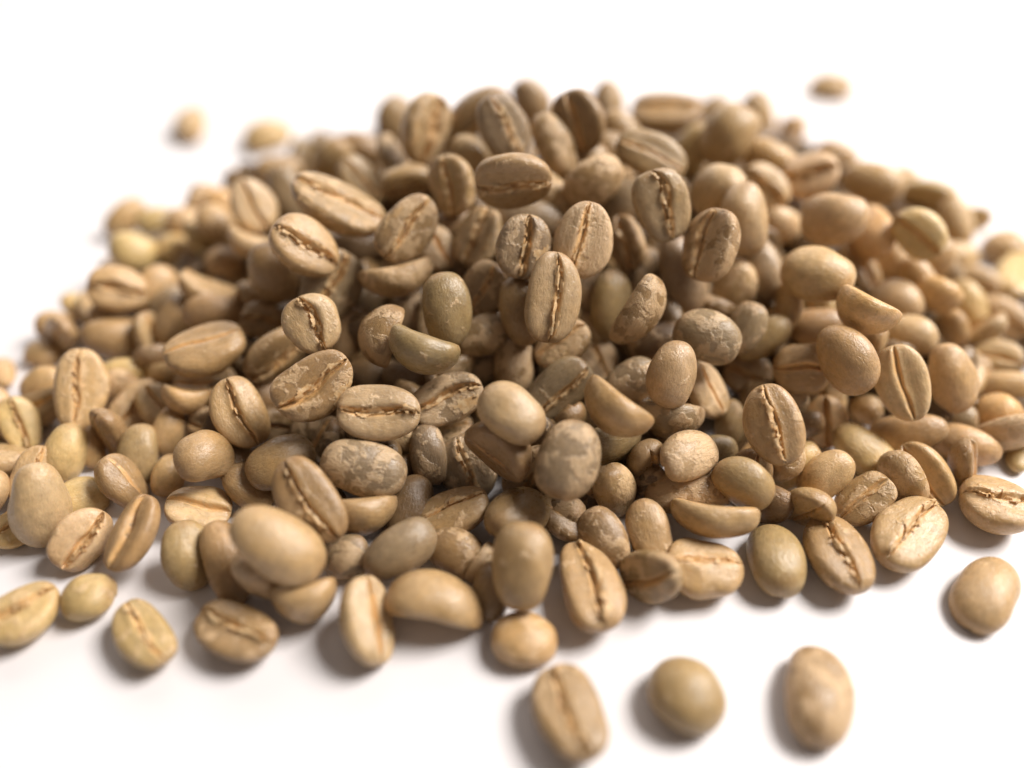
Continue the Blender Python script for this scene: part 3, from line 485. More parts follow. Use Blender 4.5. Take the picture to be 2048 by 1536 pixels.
  ('half-hidden dark brown bean, just right of the tall central creased bean',10.609,84.988,13.603,0.357,-0.675,-0.5611,-0.3196,8.14,4.94,3.14,0.21,0.9,84479,'d','f',2,0,0.67),
  ('flaky dark brown bean showing its back, just above left of the smooth pale upright bean',20.274,78.113,10.514,0.3729,-0.9097,-0.1292,-0.129,7.85,5.79,3.44,0.24,0.7,43813,'d','f',2,0,0.67),
  ('flaky tan upright bean showing its back, just below right of the flaky brown kidney bean',32.047,86.569,13.613,0.3133,-0.7204,-0.4729,-0.3991,8.58,6.44,3.94,0.07,0.83,71347,'t','f',1,0,0.80),
  ('smooth greyish upright bean showing its back, just left of the large level upper-right bean',36.851,89.644,14.518,0.112,-0.6159,-0.642,-0.4427,9.33,5.92,3.88,0.04,0.39,68392,'g','s',1,0,0.86),
  ('smooth tan bean with crease turned aside, just below left of the large level upper-right bean',38.88,83.44,12.401,0.7428,-0.1595,-0.6058,0.2361,7.36,5.31,3.28,0.5,0.71,24914,'t','s',1,1,0.91),
  ('smooth olive right-leaning bean showing its back, just right of the blotchy grey oval bean',35.002,78.643,10.95,0.3387,-0.8819,-0.2072,-0.254,8.53,5.04,3.22,0.12,0.63,41172,'o','s',1,0,0.86),
  ('blotchy greyish right-leaning bean showing its back, just right of the blotchy grey oval bean',32.012,78.114,13.205,0.2005,-0.7847,-0.4156,-0.4139,7.33,5.14,3.38,0.02,0.56,68919,'g','m',0,1,0.83),
  ('large smooth tan egg-shaped bean lying nearly level above the small crescent at right',41.682,83.082,18.564,0.296,-0.9236,0.2165,-0.1118,9.71,7.62,4.57,0.19,0.74,52497,'t','s',0,0,0.92),
  ('smooth brown left-leaning bean with crease showing, just above the small tan crescent bean',54.818,96.731,10.075,0.8307,0.1707,0.2456,-0.4695,9.63,6.05,3.98,0.18,0.5,39835,'b','s',1,1,0.92),
  ('small orange-tan crescent bean lying edge-on in the right half of the heap',45.9,75.601,18.461,0.8519,-0.3848,0.1792,-0.3067,8.28,7.58,4.43,0.5,0.45,77181,'r','s',0,0,0.92),
  ('large smooth brown bean tilted left, back forward, in the right half of the heap',42.813,70.239,14.612,0.5486,-0.6595,0.5133,-0.0259,9.64,6.73,4.27,0.01,0.73,33948,'b','s',0,0,0.92),
  ('smooth brown level bean with crease showing, just left of the large smooth brown bean',38.956,72.851,10.416,0.9071,0.3959,-0.1312,-0.0572,7.45,7.23,4.77,0.01,0.33,25242,'b','s',0,1,0.92),
  ('pale upright creased bean right of the large smooth brown one',50.939,69.546,10.978,0.5995,0.1146,-0.4343,0.6625,10.2,6.34,4.02,0.16,0.47,53604,'p','s',0,1,0.92),
  ('smooth tan upright bean showing its back, just right of the pale upright far-right bean',59.891,73.077,8.533,0.1666,-0.6124,-0.6654,-0.3931,9.71,5.96,3.84,0,0.79,64690,'t','s',0,0,0.92),
  ('smooth tan level bean showing its back, just above right of the pale upright far-right bean',68.052,89.092,4.331,0.4918,-0.6167,0.1253,-0.6018,6.8,6.67,3.74,0.07,0.23,38600,'t','s',1,0,0.92),
  ('smooth yellowish left-leaning bean showing its back, below right of the yellow creased rim bean',73.877,94.962,3.622,0.0221,-0.5778,-0.6342,-0.5133,9.46,5.39,3.42,0,0.26,7102,'y','s',2,0,0.92),
  ('smooth orange-tan left-leaning bean showing its back, just below the yellow creased rim bean',63.952,89.308,10.496,0.5931,-0.721,0.3157,-0.1695,6.64,5.39,3.07,0.21,0.82,81805,'r','s',1,0,0.92),
  ('smooth pale left-leaning bean showing its back, just above right of the small tan crescent bean',58.462,89.621,8.898,0.3476,-0.8865,0.2812,-0.1191,8.02,6.21,3.77,0.25,0.38,23979,'p','s',1,0,0.92),
  ('smooth pale left-leaning bean showing its back, just above the pale upright far-right bean',57.776,82.2,8.36,0.4966,-0.8094,0.2513,-0.1871,7.61,5.8,3.69,0.02,0.69,80289,'p','s',1,0,0.92),
  ('smooth pale left-leaning bean with crease showing, just below right of the yellow creased rim bean',78.205,101.953,3.375,0.8239,0.4728,-0.1602,-0.2684,8.28,5.21,3.33,0.12,0.71,4487,'p','s',2,1,0.92),
  ('half-hidden pale bean, just below left of the yellow creased rim bean',61.104,98.053,9.487,0.1594,-0.6261,-0.6064,-0.4635,9.48,5.3,3.17,0.16,0.73,34598,'p','s',1,0,0.92),
  ('half-hidden tan bean, just below the yellow creased rim bean',63.353,93.645,9.548,0.5611,-0.6367,0.5283,-0.0269,8.92,5.15,3.15,0.22,0.65,15904,'t','s',1,0,0.92),
  ('half-hidden tan bean, just below right of the yellow creased rim bean',68.08,99.742,9.348,0.369,-0.7602,-0.3704,-0.3856,7.87,5.8,3.8,0.15,0.27,45991,'t','s',2,0,0.92),
  ('smooth pale left-leaning bean showing its back, just below right of the yellow creased rim bean',77.965,108.078,4.394,0.388,-0.9075,0.0641,0.1475,6.83,5.26,3.46,0.03,0.35,65617,'p','s',2,0,0.92),
  ('smooth pale left-leaning bean with crease showing, nearest above the smooth orange far-right bean',79.945,93.458,2.503,0.7844,0.4676,-0.1346,-0.3845,9.6,5.39,3.48,0.09,0.43,58075,'p','s',2,1,0.92),
  ('smooth pale level bean with crease showing, just above the smooth orange far-right bean',73.759,83.676,2.648,0.9148,0.2929,-0.1955,-0.1978,7.1,5.78,3.48,0.14,0.65,10621,'p','s',1,1,0.92),
  ('smooth tan level bean showing its back, just above right of the smooth orange far-right bean',72.108,77.349,2.458,0.2669,-0.9283,0.0606,-0.2516,7.18,5.2,3.2,0.01,0.54,4478,'t','s',1,0,0.92),
  ('smooth orange-tan bean lying back up near the right edge of the picture',68.117,71.771,2.657,0.3623,-0.8788,0.1928,-0.2435,6.56,5.79,3.6,0.15,0.41,37624,'r','s',0,0,0.92),
  ('smooth tan left-leaning bean showing its back, just below left of the pale upright far-right bean',50.411,73.332,2.108,0.3869,-0.7588,0.3758,-0.3651,5.19,4.34,2.59,0.07,0.81,37586,'t','s',1,0,0.92),
  ('smooth tan upright bean with crease showing, just right of the upright dark-creased bean',43.39,70.001,3.213,0.6539,0.1309,-0.4164,0.618,7.23,5.95,3.91,0.1,0.67,89956,'t','s',0,1,0.92),
  ('large upright brown bean with long dark crease, right of centre near the front',31.914,61.361,11.901,0.6331,0.0606,-0.347,0.6893,10.13,6.79,4.25,0.04,0.19,20165,'b','c',0,1,0.88),
  ('smooth olive upright bean showing its back, just left of the upright dark-creased bean',30.116,69.388,3.115,0.1274,-0.6954,-0.5454,-0.4502,7.27,4.38,2.64,0.15,0.13,29891,'o','s',0,0,0.80),
  ('brown left-leaning bean with crease showing, just below right of the blotchy grey oval bean',33.641,77.123,5.458,0.8848,0.4193,-0.0345,-0.2005,6.93,6.07,3.62,0.07,0.55,35046,'b','c',1,1,0.83),
  ('smooth brown level bean showing its back, just above left of the large smooth brown bean',44.174,83.291,9.298,0.3877,-0.9055,-0.0099,-0.1722,7.71,5.2,2.95,0.07,0.66,68762,'b','s',2,0,0.92),
  ('smooth yellowish left-leaning bean showing its back, just below left of the pale upright far-right bean',47.315,65.078,2.496,0.2455,-0.89,0.3827,0.0354,9.51,6.18,3.96,0.01,0.52,10245,'y','s',0,0,0.92),
  ('smooth brown level bean showing its back, just below the pale upright far-right bean',53.568,67.471,3.649,0.3451,-0.9108,0.0122,-0.2264,9.73,5.47,3.12,0.18,0.58,61171,'b','s',0,0,0.92),
  ('smooth tan left-leaning bean showing its back, just below left of the smooth orange far-right bean',61.439,66.354,2.359,0.4274,-0.8607,0.2256,-0.1599,8.68,5.14,3.09,0.17,0.47,87472,'t','s',0,0,0.92),
  ('smooth tan left-leaning bean with crease showing, just above left of the creased surface bean',53.29,60.614,3.343,0.663,0.5529,-0.0875,-0.4971,9,5.61,3.48,0.07,0.59,26310,'t','s',0,1,0.92),
  ('smooth tan right-leaning bean showing its back, just below right of the upright dark-creased bean',39.834,59.518,4.201,0.2597,-0.868,-0.2989,-0.2995,7.92,5.29,3.06,0.21,0.84,20908,'t','s',0,0,0.92),
  ('flaky brown right-leaning bean with crease showing, just above left of the broad creased right bean',44.219,56.832,3.036,0.9209,0.1427,-0.2677,0.245,7.79,5.65,3.7,0.07,0.11,19386,'b','f',0,1,0.92),
  ('large brown bean tilted left with dark crease, on the surface at the front right',38.654,49.068,2.849,0.6738,-0.0369,0.0144,0.7378,10.73,7.07,4.44,0.05,0.38,31483,'b','c',0,1,0.86),
  ('broad roundish tan bean with wide crease leaning right, at the right front rim',48.108,51.959,2.914,0.9306,0.0265,0.0082,0.3651,11.99,7.4,4.66,0.04,0.17,36893,'t','c',0,1,0.86),
  ('tan creased bean on the surface at the right edge, above the loose round one',60.424,55.898,3.274,0.9927,-0.028,-0.0166,-0.1157,8.27,8.11,5.06,0.06,0.26,57665,'t','c',0,1,0.86),
  ('smooth tan roundish bean alone on the surface near the right edge',54.563,44.519,1.504,0.032,0.9092,0.4104,0.0626,10.55,6.71,3.79,0.16,0.71,74471,'t','s',1,0,0.78),
  ('smooth olive left-leaning bean showing its back, just above right of the long thin edge-on bean',28.066,56.241,6.936,0.5294,-0.7994,0.2797,-0.0492,7.71,6.04,3.43,0.05,0.33,65661,'o','s',0,0,0.82),
  ('half-hidden yellowish bean, just below right of the upright dark-creased bean',36.973,62.386,3.026,0.4417,-0.8471,-0.2264,-0.1898,7.49,5.7,3.61,0,0.88,21035,'y','s',2,0,0.92),
  ('smooth dark brown level bean showing its back, just right of the long thin edge-on bean',32.533,56.377,2.658,0.2735,-0.8589,0.1418,-0.409,5.97,4.96,2.84,0.15,0.37,28974,'d','s',2,0,0.87),
  ('tan bean lying level on the surface at the front right, short level crease',22.339,47.003,2.894,0.9993,0.0099,0.0351,0.0019,8.78,7.85,4.44,0.24,0.53,52132,'t','c',1,1,0.86),
  ('smooth olive upright bean showing its back, just left of the tilted dark-creased front bean',31.211,48.675,2.038,0.0573,0.7304,0.6802,-0.0234,9.64,6.72,4.35,0.25,0.63,79602,'o','s',0,0,0.86),
  ('half-hidden yellowish bean, just above right of the creased surface bean',69.686,66.374,0.939,0.0184,0.8994,0.4366,-0.0037,7.99,3.8,2.21,0.12,0.47,54899,'y','s',0,0,0.86),
  ('half-hidden greyish bean, just left of the smooth orange far-right bean',63.077,71.789,1.926,0.3666,-0.881,0.1063,-0.2796,4.79,4.32,2.54,0,0.57,73813,'g','s',2,0,0.92),
  ('smooth olive bean alone on the surface at bottom, between two loose neighbours',17.959,32.569,1.966,0.0476,0.9313,-0.3609,-0.0084,8.15,7.26,4.67,0.19,0.36,45234,'o','s',2,0,0.78),
  ('flaky brown upright bean alone on the surface at bottom right',31.609,32.627,1.643,0.0168,-0.7866,-0.6172,-0.0037,10.38,6.97,4.44,0.03,0.83,19412,'b','f',2,0,0.78),
  ('mostly hidden tan bean, below left of the upright creased left bean',-69.392,63.673,2.831,0.0617,0.0161,0.2447,0.9675,10.48,6.9,4.14,0.1,0.5,5000,'t','f',2,0,0.79),
  ('half-buried brown bean, just above right of the pale creased corner bean',-49.493,59.147,3.632,0.1412,0.4773,0.0838,0.8633,7.78,5.63,3.38,0.1,0.5,5003,'b','s',2,0,0.79),
  ('half-buried tan bean, just above left of the tilted dark-creased front bean',36.532,54.989,3.586,0.1853,0.6209,0.4836,-0.5884,7.59,5.74,3.44,0.1,0.5,5004,'t','s',2,0,0.79),
  ('mostly hidden pale bean, above left of the pale creased corner bean',-66.397,56.794,3.152,0.3271,0.3219,0.052,-0.8869,8.21,5.8,3.48,0.1,0.5,5005,'p','s',2,0,0.79),
  ('half-buried pale bean, just above left of the pale creased corner bean',-57.284,54.403,5.02,0.1847,-0.6713,0.4862,0.528,10.85,6.91,4.15,0.1,0.5,5006,'p','s',2,0,0.79),
  ('half-buried pale bean, just below left of the biggest smooth front bean',-28.105,45.505,4.016,0.2274,-0.3864,-0.4052,-0.7967,8.35,6.35,3.81,0.1,0.5,5007,'p','f',2,0,0.68),
  ('half-buried tan bean, nearest below left of the wide ridged brown bean',-50.423,79.65,3.484,0.3401,-0.1587,0.4219,0.8253,8.21,5.92,3.55,0.1,0.5,5008,'t','s',2,0,0.79),
  ('half-buried brown bean, just above left of the creased surface bean',58.99,61.935,3.707,0.2901,0.5652,-0.0676,0.7693,7.57,5.71,3.43,0.1,0.5,5011,'b','s',2,0,0.79),
  ('half-buried brown bean, just above left of the blotchy grey oval bean',22.331,83.124,10.77,0.227,0.5332,0.5228,0.6252,9.24,6.39,3.84,0.1,0.5,5012,'b','s',2,0,0.54),
  ('half-buried tan bean, just above right of the longest upper-left bean',-19.306,112.572,20.364,0.391,0.4324,0.2154,0.7834,9.08,5.7,3.42,0.1,0.5,5013,'t','f',2,0,0.54),
  ('mostly hidden olive bean, just below right of the open-creased level bean',-14.614,64.063,4.929,0.3125,0.4306,-0.5881,0.6091,7.97,5.69,3.41,0.1,0.5,5014,'o','f',2,0,0.54),
  ('half-buried tan bean, just left of the level creased front bean',15.862,45.391,3.728,0.0395,0.4696,0.4035,-0.7843,8.61,6.14,3.68,0.1,0.5,5015,'t','f',2,0,0.54),
  ('half-buried brown bean, just below left of the upright creased left bean',-67.081,73.184,2.674,0.062,0.1597,0.2114,-0.9623,8.67,5.97,3.58,0.1,0.5,5016,'b','s',2,0,0.79),
  ('half-buried brown bean, just right of the tilted creased left bean',-32.177,69.386,3.189,0.0171,0.362,-0.5521,0.7509,7.7,5.63,3.38,0.1,0.5,5017,'b','f',2,0,0.65),
  ('half-buried brown bean, just left of the orange-tan half-moon bean',7.259,67.665,5.921,0.3834,-0.4957,0.2189,0.748,7.77,5.61,3.36,0.1,0.5,5018,'b','s',2,0,0.54),
  ('half-buried tan bean, just left of the shiny level left bean',-69.922,87.839,3.826,0.1234,0.4551,0.556,-0.6845,9.11,5.72,3.43,0.1,0.5,5020,'t','s',2,0,0.79),
  ('half-buried pale bean, just below the wide ridged brown bean',-43.771,76.067,4.369,0.0112,0.0037,-0.274,0.9617,9.15,6.64,3.98,0.1,0.5,5022,'p','s',2,0,0.79),
  ('half-buried tan bean, just above the broad creased right bean',49.759,59.491,3.701,0.0336,0.5632,0.4778,0.6733,7.7,5.89,3.53,0.1,0.5,5023,'t','f',2,0,0.79),
  ('half-buried pale bean, just right of the shiny level left bean',-54.964,86.469,4.15,0.2319,0.574,0.0209,0.785,8.69,5.61,3.37,0.1,0.5,5025,'p','s',2,0,0.79),
  ('mostly hidden tan bean, just below right of the small tan crescent bean',50.32,78.256,9.921,0.0654,0.6681,-0.2249,0.7063,8.78,6.35,3.81,0.1,0.5,5026,'t','s',2,0,0.79),
  ('mostly hidden tan bean, second above left of the shiny level left bean',-67.88,95.945,2.766,0.6069,0.2936,0.3872,0.629,9.66,6.09,3.66,0.1,0.5,5027,'t','s',2,0,0.79),
  ('half-buried pale bean, just below the smooth orange far-right bean',67.493,67.613,3.843,0.2961,-0.1827,0.5884,0.7299,9.56,6.06,3.64,0.1,0.5,5029,'p','f',2,0,0.79),
  ('half-buried pale bean, just above the smooth orange far-right bean',73.021,88.746,3.797,0.2672,-0.4486,0.2495,0.8155,8.08,6.02,3.61,0.1,0.5,5030,'p','s',2,0,0.79),
  ('mostly hidden tan bean, just below left of the large smooth brown bean',44.774,75.954,3.722,0.699,0.0386,-0.4004,0.5913,9.41,6.45,3.87,0.1,0.5,5031,'t','s',2,0,0.79),
  ('half-buried brown bean, just left of the pale smooth egg bean',-9.082,67.126,3.783,0.07,-0.1933,0.1167,0.9717,8.69,6.39,3.83,0.1,0.5,5032,'b','f',2,0,0.54),
  ('half-buried brown bean, just left of the blotchy round-backed bean',2.565,59.668,4.218,0.4048,0.3046,0.5289,-0.6809,9.3,6.7,4.02,0.1,0.5,5034,'b','f',2,0,0.54),
  ('half-buried tan bean, just above right of the wide ridged brown bean',-39.976,90.471,8.338,0.1079,-0.6351,-0.3723,0.6681,9.91,6.22,3.73,0.1,0.5,5035,'t','f',2,0,0.70),
  ('half-buried olive bean, just below the orange-tan half-moon bean',12.039,62.804,7.101,0.1693,0.0894,-0.6179,-0.7626,9.51,6.76,4.05,0.1,0.5,5038,'o','s',2,0,0.54),
  ('half-buried brown bean, just below right of the upright creased left bean',-54.162,67.009,4.152,0.3161,0.5964,0.3657,-0.6408,8.36,5.64,3.38,0.1,0.5,5039,'b','s',2,0,0.79),
  ('half-buried tan bean, just right of the upright creased left bean',-57.814,76.338,3.046,0.0402,-0.2837,0.6297,0.7221,7.72,5.68,3.41,0.1,0.5,5040,'t','f',2,0,0.79),
  ('mostly hidden dark brown bean, just above left of the yellow creased rim bean',69.577,118.164,3.866,0.0863,0.3901,0.0095,-0.9167,9.47,6.66,4,0.1,0.5,5113,'d','s',2,0,0.79),
  ('mostly hidden greyish bean, just above right of the upright dark-creased bean',36.958,72.706,4.129,0.3221,-0.1143,0.5199,0.7829,8.93,6.37,3.82,0.1,0.5,5164,'g','f',2,0,0.75),
  ('half-buried greyish bean, just above left of the wide ridged brown bean',-54.527,93.174,4.263,0.0667,-0.5908,0.5474,0.589,8.8,6.06,3.64,0.1,0.5,5209,'g','s',2,0,0.79),
  ('half-buried tan bean, nearest above left of the pinkish level left bean',-49.147,72.362,3.102,0.3649,0.2408,-0.0554,0.8977,8.59,5.72,3.43,0.1,0.5,5276,'t','s',2,0,0.79),
  ('half-buried brown bean, just below left of the upright dark-creased bean',30.163,60.026,3.627,0.4473,0.402,0.3764,-0.7048,7.52,5.78,3.47,0.1,0.5,5343,'b','s',2,0,0.70),
  ('mostly hidden tan bean, just above the shiny level left bean',-63.03,90.867,3.735,0.3134,-0.3251,-0.5876,-0.6715,7.8,5.77,3.46,0.1,0.5,5364,'t','s',2,0,0.79),
  ('mostly hidden brown bean, just above the smooth orange far-right bean',67.565,80.595,2.643,0.0298,0.0457,0.3789,-0.9238,7.52,5.73,3.44,0.1,0.5,5376,'b','f',2,0,0.79),
  ('half-buried dark brown bean, just right of the upright dark-creased bean',38.597,69.041,3.773,0.2637,-0.0889,0.5744,0.7698,7.94,5.7,3.42,0.1,0.5,5405,'d','s',2,0,0.79),
  ('mostly hidden greyish bean, just below right of the yellow creased rim bean',72.615,101.299,4.403,0.3526,-0.3688,-0.4936,-0.7043,9.09,5.73,3.44,0.1,0.5,5432,'g','s',2,0,0.79),
  ('mostly hidden olive bean, just below the large level upper-right bean',45.116,87.727,9.316,0.4341,0.5257,-0.0491,-0.7299,9.1,6.99,4.2,0.1,0.5,5437,'o','s',2,0,0.79),
  ('mostly hidden olive bean, just left of the upright olive kidney bean',-10.339,80.775,12.094,0.6757,0.1844,0.308,-0.6439,9.67,6.16,3.7,0.1,0.5,5439,'o','f',2,0,0.54),
  ('mostly hidden olive bean, just above left of the pale smooth egg bean',-8.398,73.902,8.228,0.1584,-0.4312,0.3513,0.8158,8.72,5.76,3.45,0.1,0.5,5474,'o','f',2,0,0.54),
  ('mostly hidden olive bean, just below right of the lone yellow far bean',-44.256,143.571,4.46,0.1655,0.6541,-0.2268,-0.7024,9.4,6.32,3.79,0.1,0.5,5475,'o','s',2,0,0.61),
  ('half-buried brown bean, just above the blotchy grey oval bean',29.335,85.632,11.383,0.114,0.1316,0.3345,0.9262,7.79,5.9,3.54,0.1,0.5,5488,'b','f',2,0,0.63),
  ('half-buried tan bean, just below right of the orange-tan half-moon bean',17.446,61.458,4.542,0.1888,0.6106,-0.4352,0.6341,9.07,6.26,3.76,0.1,0.5,5493,'t','s',2,0,0.54),
  ('mostly hidden tan bean, just above the smooth orange far-right bean',67.419,80.754,2.473,0.5264,0.1201,-0.0934,-0.8365,9.48,6.17,3.7,0.1,0.5,5516,'t','s',2,0,0.79),
  ('half-buried tan bean, just below right of the tall central creased bean',9.949,82.185,10.024,0.3561,0.2241,0.6378,0.6452,8.1,5.87,3.52,0.1,0.5,5524,'t','s',2,0,0.54),
  ('half-buried olive bean, just left of the upright dark-creased bean',25.471,63.673,3.481,0.1236,-0.1782,0.6457,0.7321,8.57,6.22,3.73,0.1,0.5,5538,'o','s',2,0,0.62),
  ('mostly hidden dark brown bean, just right of the round crumbly-creased bean',-21.701,82.07,8.802,0.3857,-0.134,0.6418,0.6491,9.49,6.23,3.74,0.1,0.5,5553,'d','s',2,0,0.54),
  ('mostly hidden dark brown bean, just left of the tilted creased left bean',-40.76,68.945,2.914,0.1576,-0.0061,-0.5254,0.8361,7.91,5.82,3.49,0.1,0.5,5598,'d','f',2,0,0.77),
  ('mostly hidden dark brown bean, just above left of the large level upper-right bean',38.915,98.29,11.502,0.5468,0.4121,0.4262,-0.5912,9.02,6.81,4.09,0.1,0.5,5617,'d','s',2,0,0.72),
  ('mostly hidden dark brown bean, just below left of the lone yellow far bean',-50.885,135.09,4.115,0.3397,-0.5174,-0.3912,-0.6811,8.23,6.03,3.62,0.1,0.5,5666,'d','s',2,0,0.69),
  ('half-buried tan bean, just below right of the upright dark-creased bean',35.124,62.744,3.842,0.4046,-0.5534,-0.1244,0.7174,8.14,6.26,3.75,0.1,0.5,5673,'t','f',2,0,0.76),
  ('mostly hidden dark brown bean, just below right of the lone yellow far bean',-44.939,143.152,3.929,0.1963,-0.6074,-0.2581,0.7252,8.61,6.55,3.93,0.1,0.5,5676,'d','s',2,0,0.61),
  ('half-buried dark brown bean, just above left of the blotchy level oval bean',-24.934,64.65,3.987,0.2093,0.4682,-0.0104,-0.8584,8.72,6.04,3.62,0.1,0.5,5686,'d','f',2,0,0.56),
  ('mostly hidden olive bean, second right of the lone yellow far bean',-40.185,147.706,4.425,0.1323,0.653,0.0506,0.744,8.82,5.67,3.4,0.1,0.5,5706,'o','f',2,0,0.56),
  ('half-buried greyish bean, just below right of the shiny level left bean',-53.042,82.824,3.732,0.5805,-0.3974,0.2227,0.675,8.41,6.17,3.7,0.1,0.5,5727,'g','s',2,0,0.79),
  ('half-buried brown bean, just above right of the upright smooth front bean',6.613,54.113,2.614,0.1556,0.1624,0.0391,0.9736,8.83,5.7,3.42,0.1,0.5,5761,'b','s',2,0,0.54),
  ('half-buried dark brown bean, above the wide ridged brown bean',-56.417,103.765,3.16,0.4603,0.1897,0.2102,-0.8414,8.53,6.25,3.75,0.1,0.5,5768,'d','f',2,0,0.79),
]
